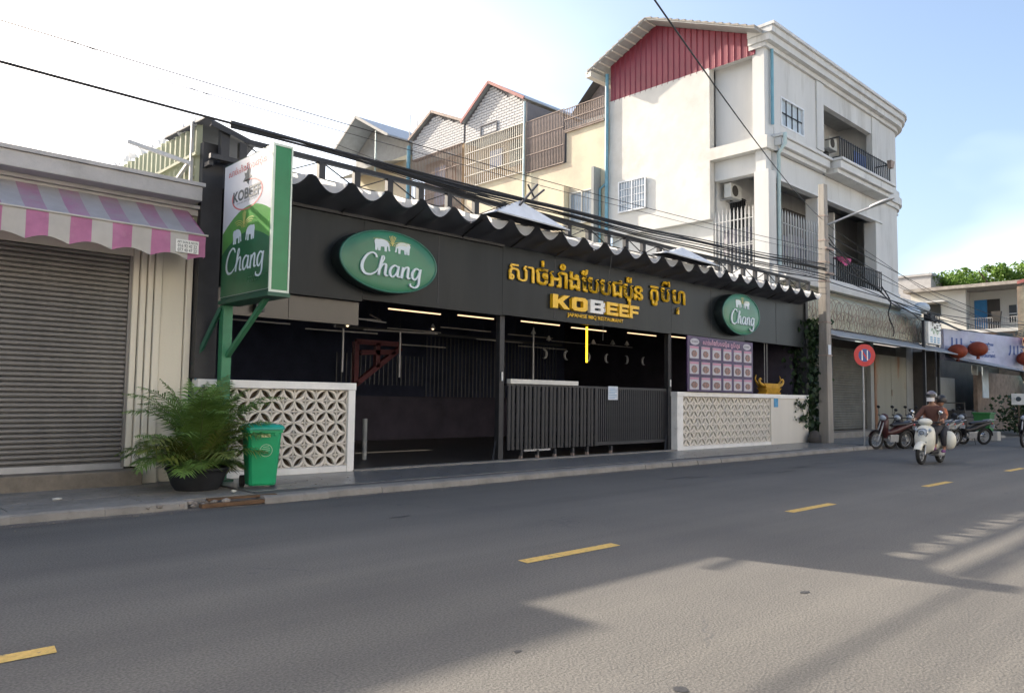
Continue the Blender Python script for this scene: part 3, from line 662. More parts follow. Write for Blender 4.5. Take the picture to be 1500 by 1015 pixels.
# two white ridge hoods
for x0, x1, ax_, az_ in ((10.75, 13.0, 11.75, 5.92), (16.9, 19.4, 18.1, 5.80)):
    c = [(x0, 11.78, 5.44), (x1, 11.78, 5.40), (x1-.1, 12.42, 5.5), (x0+.1, 12.42, 5.5)]
    b = B().add(c + [(ax_, 12.15, az_)], [(0,1,4),(1,2,4),(2,3,4),(3,0,4)]); part('ridge_hood', b, M_hood, re_)
    part('hood_edge', B().bar(c[0], c[1], .03, .03), M_galv, re_)
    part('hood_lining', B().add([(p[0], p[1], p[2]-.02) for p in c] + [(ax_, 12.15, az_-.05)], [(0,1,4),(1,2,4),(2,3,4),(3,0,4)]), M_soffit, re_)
# interior: dark red beams, hanging slats, back dado
for x0 in [15.5 + 0.19*k for k in range(36)]:
    piece_b = None
sl = B().box((-0.012, -0.012, 0), (0.012, 0.012, 1.75)).mesh('hanging_slat', M_slat)
for k in range(58):
    x = 12.2 + 0.17*k; piece('hanging_slat', sl, re_, (x, 20.5, 1.55 + (0.35 if k < 20 else 0)), scale=(1, 1, 0.55 if k < 20 else 1.15))
part('slat_rail', B().box((12.1, 20.45, 3.6), (22.2, 20.55, 3.68)), M_slat, re_)
part('dado', B().box((9.5, 21.5, 0.1), (26.7, 21.6, 1.55)), M_innerbrown, re_)
part('bollard', B().tube([(9.7, 15.0, 0.1), (9.7, 15.0, 1.02)], 0.055, 10), M_greywall, re_, label='short pale steel bollard inside the open bay')
fr = B(); 
for p_, q_ in (((11.6,18.5,3.05),(13.1,18.5,3.05)), ((11.6,18.5,3.05),(11.6,18.5,1.85)), ((11.6,18.5,1.85),(13.1,18.5,2.95)), ((12.3,18.5,3.05),(12.3,18.5,2.35)), ((11.75,18.5,2.75),(12.9,18.5,2.82))):
    fr.bar(p_, q_, 0.14)
part('red_wall_frame', fr, M_redframe, re_)
part('threshold', B().box((8.0, 12.70, 0.08), (18.66, 12.93, 0.125)), M_kerb, re_)

# hanging light bars in the dining hall: each its own lamp
def lamp(x0, y0, x1, y1, z, lit, label, grp):
    t = thing('hanging_light', label, 'lamp', ((x0+x1)/2, (y0+y1)/2, z), group=grp)
    part('light_bar', B().bar((x0, y0, z), (x1, y1, z), 0.032, 0.03), M_lampwarm if lit else M_lampoff, t)
    for f in (0.15, 0.85):
        xx = x0+(x1-x0)*f; yy = y0+(y1-y0)*f
        part('cord', B().tube([(xx, yy, z+.02), (xx, yy, 5.12)], 0.004, 4), M_cableg, t)
lits = [((10.95, 16.0, 12.6, 16.0, 3.72), 'lit warm bar lamp hanging left of the post beside the open bay'),
        ((13.2, 16.0, 14.5, 16.0, 3.75), 'lit warm bar lamp cut off by the middle post'),
        ((15.2, 15.6, 16.8, 15.6, 3.72), 'lit warm bar lamp under the black fascia left of the KO letters'),
        ((18.0, 16.2, 19.7, 16.2, 3.78), 'lit warm bar lamp hanging right above the yellow neon stick'),
        ((20.6, 16.0, 22.2, 16.0, 3.78), 'lit warm bar lamp under the fascia right of the neon stick'),
        ((20.9, 14.6, 21.9, 14.6, 3.62), 'short lit warm bar lamp just left of the purple menu banner')]
for a_, l_ in lits: lamp(*a_, True, l_, 'lit bar lamps in the dining hall')
random.seed(5)
offs = [(7.2,15.2,8.9,15.2,3.35),(8.6,14.6,10.2,15.0,3.25),(9.0,16.4,11.0,16.4,3.45),(6.4,16.2,8.4,16.2,3.15),(9.5,17.5,11.5,17.3,3.2),(12.3,18,14.2,18,3.45),(13.4,17,15.3,17,3.5),
        (11.2,17.5,13.3,17.0,3.3),(10.8,16.6,11.8,17.6,3.6),(13.0,19,15.2,19,3.1),(15.6,18,17.6,18,3.35),(16.2,17.2,18.2,17.2,3.5),(19,18,21,18,3.5),(18,18.6,20.4,18.6,3.3),(21,17.8,23.2,17.8,3.5)]
for i, o_ in enumerate(offs):
    lamp(*o_, False, 'unlit grey bar lamp in the hall, %s' % ['low above the breeze-block wall, left one','nearest behind the brown bulkhead edge','crossing behind the right vertical tube','lowest one beside the green post','above the red wall frame','just left of the middle post, upper one','behind the middle post','slanting one right of the red frame','the steepest slanting one','lowest one before the hanging slats','left above the folding gate','behind the third lit lamp','above the crescent moons, left one','just below the row of bulbs','farthest right beside the right post'][i], 'unlit bar lamps in the dining hall')
for i, (x, z0, z1, y) in enumerate(((8.95, 2.05, 3.0, 14.8), (10.9, 2.0, 3.1, 15.4), (15.1, 1.9, 3.5, 15.0))):
    t = thing('vertical_light', ['thin unlit vertical tube hanging left of two, above the breeze-block wall', 'thin unlit vertical tube hanging right of two, near the end of the breeze-block wall', 'thin unlit vertical tube hanging behind the folding gate'][i], 'lamp', (x, y, z0))
    part('tube', B().tube([(x, y, z0), (x, y, z1)], 0.022), M_lampoff, t); part('cord', B().tube([(x, y, z1), (x, y, 5.1)], 0.004, 4), M_cableg, t)
t = thing('neon_stick', 'glowing yellow vertical neon stick hanging under the KO BEEF lettering', 'lamp', (17.35, 15.0, 2.5))
part('neon_tube', B().tube([(17.35, 15.0, 2.62), (17.35, 15.0, 3.68)], 0.03), M_neon, t); part('cord', B().tube([(17.35, 15.0, 3.68), (17.35, 15.0, 5.1)], 0.004, 4), M_cableg, t)
for i in range(6):
    x = 17.2 + 1.02*i; z = 2.92 - 0.0*i
    t = thing('moon_ornament', '%s small crescent moon ornament counted from the left above the gate' % ['first','second','third','fourth','fifth','sixth'][i], 'ornament', (x, 16.6, z), group='crescent moons hanging above the gate')
    b = B(); n = 10; po = []
    for k in range(n+1): a_ = -PI*.62 + 1.24*PI*k/n; po.append((math.cos(a_)*.13, math.sin(a_)*.15))
    for k in range(n+1): a_ = PI*.62 - 1.24*PI*k/n; po.append((math.cos(a_)*.085 - 0.028, math.sin(a_)*.135))
    s_ = 1 if i % 2 == 0 else -1
    m = len(po)//2
    for k in range(n):
        q = [po[k], po[k+1], po[2*n+1-(k+1)], po[2*n+1-k]]
        b.prism([(s_*u, v) for u, v in q], lambda u, v: (x+u, 16.58, z+v), lambda u, v: (x+u, 16.62, z+v))
    part('crescent', b, M_moon, t); part('cord', B().tube([(x, 16.6, z+.13), (x, 16.6, 5.1)], 0.004, 4), M_cableg, t)
for i, (x, y, z) in enumerate(((10.4, 17.0, 3.32), (13.9, 18.0, 3.55), (16.9, 18.4, 3.4), (16.6, 16.5, 3.5), (17.6, 16.8, 3.38), (19.3, 16.4, 3.35), (20.3, 16.4, 3.4), (21.2, 16.5, 3.42))):
    t = thing('pendant_bulb', 'small cone-shaded pendant bulb, %s' % ['leftmost one, over the red wall frame','before the hanging slats near the middle post','rearmost one over the folding gate','leftmost of the row above the moons','just right of the neon stick','third of the row above the moons','fourth of the row above the moons','rightmost of the row above the moons'][i], 'lamp', (x, y, z), group='pendant bulbs in the dining hall')
    part('shade', B().loft([[(x+.09*math.cos(2*PI*k/8), y+.09*math.sin(2*PI*k/8), z) for k in range(8)], [(x+.02*math.cos(2*PI*k/8), y+.02*math.sin(2*PI*k/8), z+.14) for k in range(8)]]), M_moon, t)
    part('bulb', B().ell((x, y, z-.01), (.035,.035,.03), 8, 5), M_spot if i in (0,1,2) else M_lampoff, t); part('cord', B().tube([(x, y, z+.13), (x, y, 5.1)], 0.004, 4), M_cableg, t)

# ------------------------------------------------------------------ breeze-block walls
def breeze(s, z_):
    """one pierced block, s wide, z_ high, centred; leaf-shaped slot on the diagonal between two curved ribs"""
    b = B(); fw = 0.014; d0, d1 = 0.0, 0.075; w = s/2; h = z_/2
    b.box((-w+.003, d0, -h+.003), (w-.003, d1, -h+fw)); b.box((-w+.003, d0, h-fw), (w-.003, d1, h-.003))
    b.box((-w+.003, d0+.001, -h+fw), (-w+fw, d1-.001, h-fw)); b.box((w-fw, d0+.001, -h+fw), (w-.003, d1-.001, h-fw))
    n = 6
    for sg in (1, -1):
        inn = []; out = []
        for k in range(n+1):
            t = k/n; bx = -w+fw + (2*w-2*fw)*t; bz = -h+fw + (2*h-2*fw)*t
            bi = sg*0.036*math.sin(PI*t) + sg*0.002; bo = sg*(0.036*math.sin(PI*t) + 0.010 + 0.030*math.sin(PI*t)**0.5)
            inn.append((bx - bi*.85, bz + bi*.85)); out.append((max(-w+fw, min(w-fw, bx - bo*.85)), max(-h+fw, min(h-fw, bz + bo*.85))))
        for k in range(n):
            b.prism([inn[k], inn[k+1], out[k+1], out[k]], lambda u, v: (u, 0.004, v), lambda u, v: (u, 0.071, v))
    return b.mesh('breeze_block', M_block)
pw = thing('breeze_block_wall', 'low white breeze-block wall with pierced leaf pattern behind the green bin', 'wall', (6.5, 12.85, 0.1))
z0 = 0.22; z1 = 1.63; rows = 7; cz = (z1-z0)/rows
part('cap', B().box((5.0, 12.74, 1.635), (8.03, 13.0, 1.77)), M_cap, pw, bevel=0.008)
part('end_pier', B().box((7.87, 12.75, 0.1), (8.02, 12.98, 1.633)), M_cap, pw, bevel=0.008)
part('base', B().box((5.0, 12.76, 0.1), (7.868, 12.97, 0.215)), M_cap, pw, bevel=0.008)
nc = 13; x0 = 5.04; cx = (7.865-x0)/nc; bk = breeze(cx, cz)
for i in range(nc):
    for j in range(rows):
        fl = -1 if (i+j) % 2 else 1
        o = piece('breeze_block', bk, pw, (x0+cx*(i+.5), 12.80, z0+cz*(j+.5)), scale=(fl, 1, 1))
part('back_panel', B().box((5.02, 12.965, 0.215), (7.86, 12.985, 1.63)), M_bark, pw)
pw2 = thing('breeze_block_wall', 'long low white breeze-block wall below the purple menu banner', 'wall', (22.5, 12.85, 0.1))
part('cap', B().box((18.66, 12.70, 1.65), (26.9, 13.0, 1.78)), M_cap, pw2, bevel=0.008)
part('end_pier', B().box((18.68, 12.72, 0.1), (18.98, 12.98, 1.648)), M_cap, pw2, bevel=0.008)
part('plain_wall', B().box((24.17, 12.73, 0.1), (26.9, 12.98, 1.648)), M_whitep, pw2, bevel=0.008)
part('base', B().box((18.982, 12.74, 0.1), (24.168, 12.97, 0.20)), M_cap, pw2)
x0 = 18.985; nc = 25; cx = (24.168-x0)/nc; z0 = 0.205; cz = (1.645-z0)/7; bk2 = breeze(cx, cz)
for i in range(nc):
    for j in range(7):
        piece('breeze_block', bk2, pw2, (x0+cx*(i+.5), 12.77, z0+cz*(j+.5)), scale=(-1 if (i+j) % 2 else 1, 1, 1))
part('back_panel', B().box((18.99, 12.90, 0.21), (24.16, 12.97, 1.64)), M_block, pw2)
part('blue_tag', B().box((24.35, 12.715, 1.35), (24.62, 12.728, 1.64)), M_bluetag, pw2)

# ------------------------------------------------------------------ gates
ga = thing('folding_gate', 'black folding lattice gate on castors, left half of the entrance', 'gate', (13.7, 13.0, 0.1))
prof = []
for k in range(7): a_ = PI*k/6; prof.append((-0.055*math.cos(a_), -0.045*math.sin(a_)))
gb = B(); vs = []
gb.loft([[(u, v, z) for u, v in prof] for z in (0.0, 1.47)], cap=True)
gm = gb.mesh('gate_bar', M_blackm)
for k in range(23): piece('gate_bar', gm, ga, (12.2 + 0.14*k, 12.90 + (0.015 if k % 2 else 0), 0.34))
for k in range(11):
    x = 12.2 + 0.28*k
    for s_ in (0, 1):
        for zz in (0.45, 0.8, 1.15, 1.5):
            pass
lat = B()
for k in range(22):
    x = 12.2+0.14*k
    for zz in (0.40, 0.68, 0.96, 1.24, 1.52):
        lat.bar((x, 12.955, zz), (x+.14, 12.955, zz+.24), 0.018); lat.bar((x, 12.968, zz+.24), (x+.14, 12.968, zz), 0.018)
part('lattice', lat, M_blackm, ga, kind='stuff')
part('top_rail', B().box((12.12, 12.88, 1.812), (15.4, 12.98, 1.86)), M_blackm, ga)
part('white_box_lid', B().box((12.2, 12.84, 1.862), (14.55, 12.98, 1.97)), M_pvcw, ga, bevel=0.008)
part('bottom_plate', B().box((12.7, 12.89, 0.29), (13.6, 12.95, 0.33)), M_galv, ga)
for x in (12.6, 13.15, 13.75, 14.4, 14.95, 15.9):
    c = part('castor', B().box((x-.03, 12.86, 0.2), (x+.03, 12.94, 0.32)), M_blackm, ga)
    part('wheel', B().tube([(x-.02, 12.9, 0.16), (x+.02, 12.9, 0.16)], 0.05, 10), M_rust, c)
gc = thing('sliding_gate', 'black barred sliding gate on the right half of the entrance with a white notice', 'gate', (17, 13.0, 0.1))
part('frame', B().box((15.42, 13.0, 0.34), (15.5, 13.05, 1.86)).box((15.5, 13.0, 1.80), (18.56, 13.05, 1.86)).box((15.5, 13.0, 0.34), (18.56, 13.05, 0.42)).box((18.5, 13.0, 0.42), (18.56, 13.05, 1.8)), M_blackm, gc)
g2 = B().box((-0.022, -0.02, 0), (0.022, 0.02, 1.38)).mesh('gate_bar', M_blackm)
for k in range(34): piece('gate_bar', g2, gc, (15.56 + 0.087*k, 13.025, 0.42))
part('sheet_backing', B().box((15.5, 13.055, 0.36), (18.52, 13.065, 1.84)), M_inner, gc)
nt2 = part('notice', B().box((15.9, 12.985, 1.52), (16.3, 12.995, 1.88)), M_paper, gc)
b = B()
for k in range(7): b.box((15.94, 12.982, 1.56+0.042*k), (16.26-(0.08 if k % 3 == 0 else 0), 12.984, 1.572+0.042*k))
part('printed_lines', b, M_bluetag, nt2)

# ------------------------------------------------------------------ writing helpers: brush lettering, elephants
def catmull(pts, n=7):
    out = []
    P = [pts[0]] + list(pts) + [pts[-1]]
    for i in range(1, len(P)-2):
        for k in range(n):
            t = k/n; p0, p1, p2, p3 = P[i-1], P[i], P[i+1], P[i+2]
            out.append(tuple(0.5*((2*p1[j]) + (-p0[j]+p2[j])*t + (2*p0[j]-5*p1[j]+4*p2[j]-p3[j])*t*t + (-p0[j]+3*p1[j]-3*p2[j]+p3[j])*t**3) for j in range(len(p1))))
    out.append(tuple(pts[-1])); return out
STROKES = {
 'C': [[(1.02,1.35,.10),(0.93,1.58,.13),(0.68,1.66,.12),(0.36,1.42,.15),(0.10,0.90,.18),(0.06,0.38,.19),(0.28,0.04,.17),(0.66,0.04,.12),(1.0,0.30,.08)]],
 'h': [[(1.0,0.28,.07),(1.25,0.75,.08),(1.50,1.30,.09),(1.48,1.52,.09),(1.36,1.42,.12),(1.24,0.75,.15),(1.14,0.04,.16)],
       [(1.24,0.45,.08),(1.42,0.86,.11),(1.64,0.92,.14),(1.62,0.55,.16),(1.60,0.12,.15),(1.80,0.10,.09)]],
 'a': [[(2.50,0.80,.11),(2.24,0.94,.12),(1.96,0.62,.16),(1.94,0.20,.16),(2.12,0.06,.12),(2.36,0.36,.09),(2.50,0.84,.10)],
       [(2.54,0.92,.14),(2.46,0.46,.16),(2.46,0.12,.15),(2.66,0.14,.09)]],
 'n': [[(2.68,0.14,.07),(2.84,0.90,.14),(2.78,0.48,.16),(2.74,0.02,.16)],
       [(2.80,0.46,.08),(3.00,0.86,.11),(3.20,0.90,.15),(3.18,0.50,.16),(3.16,0.12,.15),(3.34,0.12,.09)]],
 'g': [[(4.02,0.80,.11),(3.78,0.94,.12),(3.52,0.62,.16),(3.50,0.20,.16),(3.68,0.06,.12),(3.90,0.36,.09),(4.04,0.84,.10)],
       [(4.10,0.94,.14),(4.00,0.30,.16),(3.94,-0.30,.15),(3.70,-0.56,.13),(3.36,-0.46,.12),(3.38,-0.28,.08)]],
}
def brush_word(parent, f, m, m2=None, ext=0.03):
    """f(u,v,d) maps lettering units (u 0..4.15, v -0.6..1.7) and depth to 3D. Each letter is a part."""
    q = 0
    for ch, strokes in STROKES.items():
        b = B()
        for st in strokes:
            q += 1; pts = catmull(st, 5); n = len(pts); L_ = []; Rr = []
            for i in range(n):
                a_ = pts[max(0, i-1)]; c_ = pts[min(n-1, i+1)]; dx = c_[0]-a_[0]; dy = c_[1]-a_[1]; l = math.hypot(dx, dy) or 1
                w = pts[i][2]*0.5; nx_, ny_ = -dy/l*w, dx/l*w
                L_.append((pts[i][0]+nx_, pts[i][1]+ny_)); Rr.append((pts[i][0]-nx_, pts[i][1]-ny_))
            vs = []
            for i in range(n):
                d = ext + 0.0012*q*0.6 + 0.00025*i
                vs += [f(*L_[i], d), f(*Rr[i], d), f(*Rr[i], 0.0), f(*L_[i], 0.0)]
            fs = []
            for i in range(n-1):
                a_ = 4*i
                fs += [(a_, a_+1, a_+5, a_+4), (a_+1, a_+2, a_+6, a_+5), (a_+3, a_, a_+4, a_+7)]
            fs += [(0,1,2,3), (4*n-4, 4*n-3, 4*n-2, 4*n-1)]
            b.add(vs, fs)
        part('letter', b, m, parent)
def elephant_poly():
    body = [(0.0,0.95),(0.10,1.02),(0.28,1.0),(0.5,1.05),(0.78,1.02),(1.0,0.92),(1.12,0.78),(1.20,0.60),(1.22,0.30),(1.27,0.10),(1.20,0.05),(1.12,0.12),(1.10,0.42),(1.02,0.50),(0.98,0.40),
            (0.98,0.0),(0.80,0.0),(0.78,0.40),(0.48,0.38),(0.44,0.0),(0.26,0.0),(0.24,0.40),(0.18,0.0),(0.02,0.0),(0.0,0.5),(-0.06,0.75)]
    return body
def elephant(parent, f, m, flip=False, ext=0.01):
    po = elephant_poly()
    if flip: po = [(1.27-u, v) for u, v in po]
    b = B(); b.prism(po, lambda u, v: f(u, v, ext), lambda u, v: f(u, v, 0.0))
    me = b.mesh('elephant', m); bm = bmesh.new(); bm.from_mesh(me); bmesh.ops.triangulate(bm, faces=bm.faces); bm.to_mesh(me); bm.free()
    return part('elephant', me, m, parent)
def arcs(parent, f, m, cx_, cy_, ext=0.006):
    b = B(); q = 0
    for side in (-1, 1):
        for r in (0.45, 0.62, 0.80):
            q += 1; pts = []
            for k in range(9):
                a_ = PI*(0.05 + 0.62*k/8); pts.append((cx_ + side*(0.75 - r*math.cos(a_) *1.0 + (r-0.8)*.2), cy_ + r*math.sin(a_)*0.75))
            for k in range(8):
                (x0, y0), (x1, y1) = pts[k], pts[k+1]
                dx, dy = x1-x0, y1-y0; l = math.hypot(dx, dy); nx_, ny_ = -dy/l*.018, dx/l*.018; d = ext + q*0.0006
                b.add([f(x0+nx_, y0+ny_, d), f(x1+nx_, y1+ny_, d), f(x1-nx_, y1-ny_, d), f(x0-nx_, y0-ny_, d)], [(0,1,2,3)])
    for k in range(5):
        u = cx_ + (k-2)*0.10
        b.add([f(cx_-0.012, cy_+0.1, ext+.005), f(cx_+0.012, cy_+0.1, ext+.005), f(u+0.02, cy_+1.1-.05*abs(k-2), ext+.005+.0005*k), f(u-0.02, cy_+1.1-.05*abs(k-2), ext+.005+.0005*k)], [(0,1,2,3)])
    part('fountain_lines', b, m, parent)

def oval_sign(label, cx_, cz_, rx, rz, Yb, Yf, loc, tilt=0.0):
    t = thing('oval_sign', label, 'sign', loc)
    n = 64
    def ring(rx_, rz_, Y): return [(cx_+rx_*math.cos(2*PI*k/n), Y, cz_+rz_*math.sin(2*PI*k/n)) for k in range(n)]
    b = B(); b.loft([ring(rx*.99, rz*.98, Yb), ring(rx, rz, Yb-.02), ring(rx, rz, Yf+.05), ring(rx*.99, rz*.99, Yf+.01)]); part('case', b, M_signdark, t)
    b = B(); b.loft([ring(rx*.99, rz*.985, Yf+.012), ring(rx*.985, rz*.98, Yf-.012), ring(rx*.955, rz*.94, Yf-.012), ring(rx*.95, rz*.93, Yf+.006)], cap=False); part('rim', b, M_chang2, t)
    b = B(); b.loft([ring(rx*.952, rz*.935, Yf+.004), ring(rx*.94, rz*.92, Yf), ring(rx*.7, rz*.7, Yf-.008), ring(0.01, 0.01, Yf-.014)]); fc = part('face', b, M_chang, t)
    k = rx*2*0.61/4.15; ky = k*rz/rx*1.42
    f = lambda u, v, d: (cx_ - rx*0.60 + u*k, Yf - 0.012 - d, cz_ - rz*0.50 + v*ky)
    brush_word(fc, f, M_lettering, ext=0.03)
    ke = rx*0.24
    for s_ in (0, 1):
        ex = cx_ - rx*0.33 + s_*rx*0.40
        elephant(fc, lambda u, v, d, ex=ex: (ex + u*ke, Yf-.010-d, cz_ + rz*0.30 + v*ke*0.92*rz/rx*1.6), M_lettering, flip=(s_ == 1))
    kk = rx*0.33
    arcs(fc, lambda u, v, d: (cx_ + u*kk, Yf-.012-d, cz_ + rz*.36 + v*kk*rz/rx), M_thinline, 0.05, 0.35)
    return t
oval_sign('large oval green sign with white script word Chang on the left of the black fascia', 8.58, 4.16, 1.16, 0.62, 12.8, 12.5, (8.6, 12.7, 3.5))
oval_sign('small oval green sign with white script word Chang above the purple menu banner', 21.9, 4.26, 1.15, 0.66, 12.8, 12.5, (21.9, 12.7, 3.6))

# ------------------------------------------------------------------ KO BEEF sign (individual raised letters)
kb = thing('restaurant_sign', 'raised gold Khmer lettering with KO BEEF and Japanese BBQ Restaurant on the black fascia', 'sign', (15.5, 12.78, 3.6))
w1 = [('សា',1.35),('ច់',.80),('អាំ',1.15),('ង',.72),('ែប',1.05),('ប',.72),('ជ',.95),('ប៉ុ',.80),('ន',.80)]
def khmer_run(cl, X0, X1, zb_, size, sx_gap=0.06, scale_z=1.0):
    mm = []; tot = 0
    for s_, _w in cl:
        me = text_mesh(s_, size, 0.0, 0.0 if 'ស' in s_ else 0.011); a_, b_, c_, d_ = bounds(me); mm.append((me, a_, b_)); tot += b_ - a_
    gap = sx_gap; k = (X1 - X0 - gap*(len(cl)-1))/tot; x = X0
    for me, a_, b_ in mm:
        bm = bmesh.new(); bm.from_mesh(me)
        r = bmesh.ops.extrude_face_region(bm, geom=bm.faces[:])
        for v in [g for g in r['geom'] if isinstance(g, bmesh.types.BMVert)]: v.co.z += 0.035
        bmesh.ops.recalc_face_normals(bm, faces=bm.faces); bm.to_mesh(me); bm.free()
        for v in me.vertices: v.co = (x + (v.co.x - a_)*k, 12.785 - v.co.z, zb_ + v.co.y*scale_z)
        me.materials.clear(); me.materials.append(M_gold); me.name = 'letter'
        part('letter', me, M_gold, kb); x += (b_-a_)*k + gap
khmer_run(w1, 12.03, 17.1, 4.25, 0.64, 0.05)
khmer_run([('កូ',.7),('ប៊ី',.7),('ហ',.8)], 17.45, 19.15, 4.33, 0.64, 0.12)
me = text_mesh('វ', 0.30, 0.03, 0.008)
for v in me.vertices: v.co = (18.72 + v.co.x*1.1, 12.76 - v.co.z, 4.02 + v.co.y)
me.materials.clear(); me.materials.append(M_gold); part('letter', me, M_gold, kb)
# block letters
def L_rects(ch):
    if ch == 'O': return [('ring',)]
    if ch == 'E': return [(0,0,.28,1),(.28,0,1,.24),(.28,.39,.9,.61),(.28,.76,1,1)]
    if ch == 'F': return [(0,0,.28,1),(.28,.36,.9,.58),(.28,.76,1,1)]
    if ch == 'B': return [(0,0,.28,1),(.28,0,.86,.22),(.28,.39,.86,.61),(.28,.78,.86,1),(.70,.16,1,.46),(.70,.54,1,.86)]
xs = {'K': (13.44, 14.05), 'O': (14.13, 14.72), 'B': (14.83, 15.42), 'E1': (15.48, 15.96), 'E2': (16.0, 16.42), 'F': (16.46, 16.86)}
ZB, ZT = 3.72, 4.06
def zoff(x): return 0.0
for key, (x0, x1) in xs.items():
    ch = key[0]; b = B(); W_ = x1-x0; H_ = ZT-ZB
    f0 = lambda u, v: (x0+u*W_, 12.70, ZB+v*H_); f1 = lambda u, v: (x0+u*W_, 12.798, ZB+v*H_)
    if ch == 'K':
        b.prism([(0,0),(.30,0),(.30,.34),(.36,.40),(.66,0),(1.02,0),(.58,.54),(1.0,1),(.66,1),(.30,.62),(.30,1),(0,1)], f0, f1)
    elif ch == 'O':
        po = [(.16,0),(.84,0),(1,.16),(1,.84),(.84,1),(.16,1),(0,.84),(0,.16)]; pi = [(.34,.26),(.66,.26),(.72,.34),(.72,.66),(.66,.74),(.34,.74),(.28,.66),(.28,.34)]
        for k in range(8): j = (k+1) % 8; b.prism([po[k], po[j], pi[j], pi[k]], f0, f1)
    else:
        for i, (u0, v0, u1, v1) in enumerate(L_rects(ch)):
            e = 0.0012*i
            b.box((x0+u0*W_, 12.70+e, ZB+v0*H_), (x0+u1*W_, 12.798-e, ZB+v1*H_))
    me = b.mesh('letter', M_whitel if ch == 'B' else M_gold)
    bm = bmesh.new(); bm.from_mesh(me); bmesh.ops.triangulate(bm, faces=[f for f in bm.faces if len(f.verts) > 4]); bm.to_mesh(me); bm.free()
    part('letter', me, None, kb, label='white letter B' if ch == 'B' else None)
place_text('small_lettering', 'JAPANESE BBQ RESTAURANT', 14.05, 16.25, 3.54, 3.66, 12.795, M_gold, kb, ext=0.012, offset=0.004)
part('hanging_wire', B().tube([(14.86, 12.02, 5.2), (14.86, 12.3, 3.6), (14.9, 12.35, 3.0)], 0.007, 4), M_cableg, re_)

# ------------------------------------------------------------------ menu banner
mb = thing('menu_banner', 'purple menu banner with three rows of dish pictures beside the gate', 'banner', (20.9, 12.62, 1.8))
part('backing', B().box((19.05, 12.62, 1.8), (22.78, 12.66, 3.42)), M_purple, mb)
card = B().box((-0.235, 0, -0.185), (0.235, 0.012, 0.175)).mesh('menu_card', M_cardw)
hd = B().box((-0.225, -0.004, 0.11), (0.225, -0.001, 0.165)).mesh('card_header', M_cardp)
random.seed(9)
for i in range(6):
    for j in range(3):
        c = piece('menu_card', card, mb, (19.38 + 0.61*i, 12.606, 2.04 + 0.455*j))
        o = piece('card_header', hd, c)
        b = B(); n = 10; r1 = random.uniform(.15,.2); r2 = random.uniform(.09,.12)
        b.add([(r1*math.cos(2*PI*k/n), -.004, -.045 + r2*math.sin(2*PI*k/n)) for k in range(n)] + [(r1*math.cos(2*PI*k/n), -.001, -.045 + r2*math.sin(2*PI*k/n)) for k in range(n)], [tuple(range(n))] + [(k, (k+1)%n, (k+1)%n+n, k+n) for k in range(n)])
        part('dish_picture', b, M_food, c)
place_text('banner_title', 'សាច់អាំងែបបជប៉ុន កូប៊ីហ្វ', 19.85, 21.95, 3.16, 3.36, 12.615, M_pinktxt, mb, ext=0.004, offset=0.012)
for x in (19.42, 22.4):
    b = B(); n = 14; b.prism([(.24*math.cos(2*PI*k/n), .10*math.sin(2*PI*k/n)) for k in range(n)], lambda u, v: (x+u, 12.612, 3.26+v), lambda u, v: (x+u, 12.619, 3.26+v))
    e = part('banner_emblem', b, M_cardw, mb); place_text('emblem_text', 'KOBEEF', x-.15, x+.15, 3.235, 3.285, 12.611, M_darkprint, e, ext=0.001)

# gilded altar on the wall
al = thing('gilded_altar', 'gold boat-shaped altar with curled horns standing on the white wall', 'altar', (24.3, 12.9, 1.78))
b = B()
ax, ay = 24.3, 12.88
for (w0, w1, za, zb2) in ((0.50, 0.50, 1.781, 1.84), (0.42, 0.46, 1.84, 1.93), (0.50, 0.56, 1.93, 1.99), (0.44, 0.62, 1.99, 2.14)):
    b.loft([[(ax-w0, ay-.16, za), (ax+w0, ay-.16, za), (ax+w0, ay+.12, za), (ax-w0, ay+.12, za)], [(ax-w1, ay-.18, zb2), (ax+w1, ay-.18, zb2), (ax+w1, ay+.14, zb2), (ax-w1, ay+.14, zb2)]], sm=False)
part('altar_body', b, M_shrine, al)
for s_ in (-1, 1):
    pts = catmull([(ax+s_*.55, 2.08), (ax+s_*.72, 2.12), (ax+s_*.82, 2.22), (ax+s_*.76, 2.30), (ax+s_*.66, 2.26)], 4)
    part('horn', B().tube([(p[0], ay-.1, p[1]) for p in pts], [0.06-0.045*i/len(pts) for i in range(len(pts))], 7), M_shrine, al)
    pts = catmull([(ax+s_*.70, 2.12), (ax+s_*.86, 2.26), (ax+s_*.80, 2.42)], 4)
    part('horn', B().tube([(p[0], ay+.02, p[1]) for p in pts], [0.04-0.03*i/len(pts) for i in range(len(pts))], 6), M_shrine, al)
for x in (24.15, 24.32): 
    solo('hanging_chain', B().tube([(x, 12.95, 2.16), (x, 12.95, 3.5)], 0.010, 5), M_greybar, 'pale %s chain hanging down to the gold altar' % ('left-hand' if x < 24.2 else 'right-hand'), 'chain')

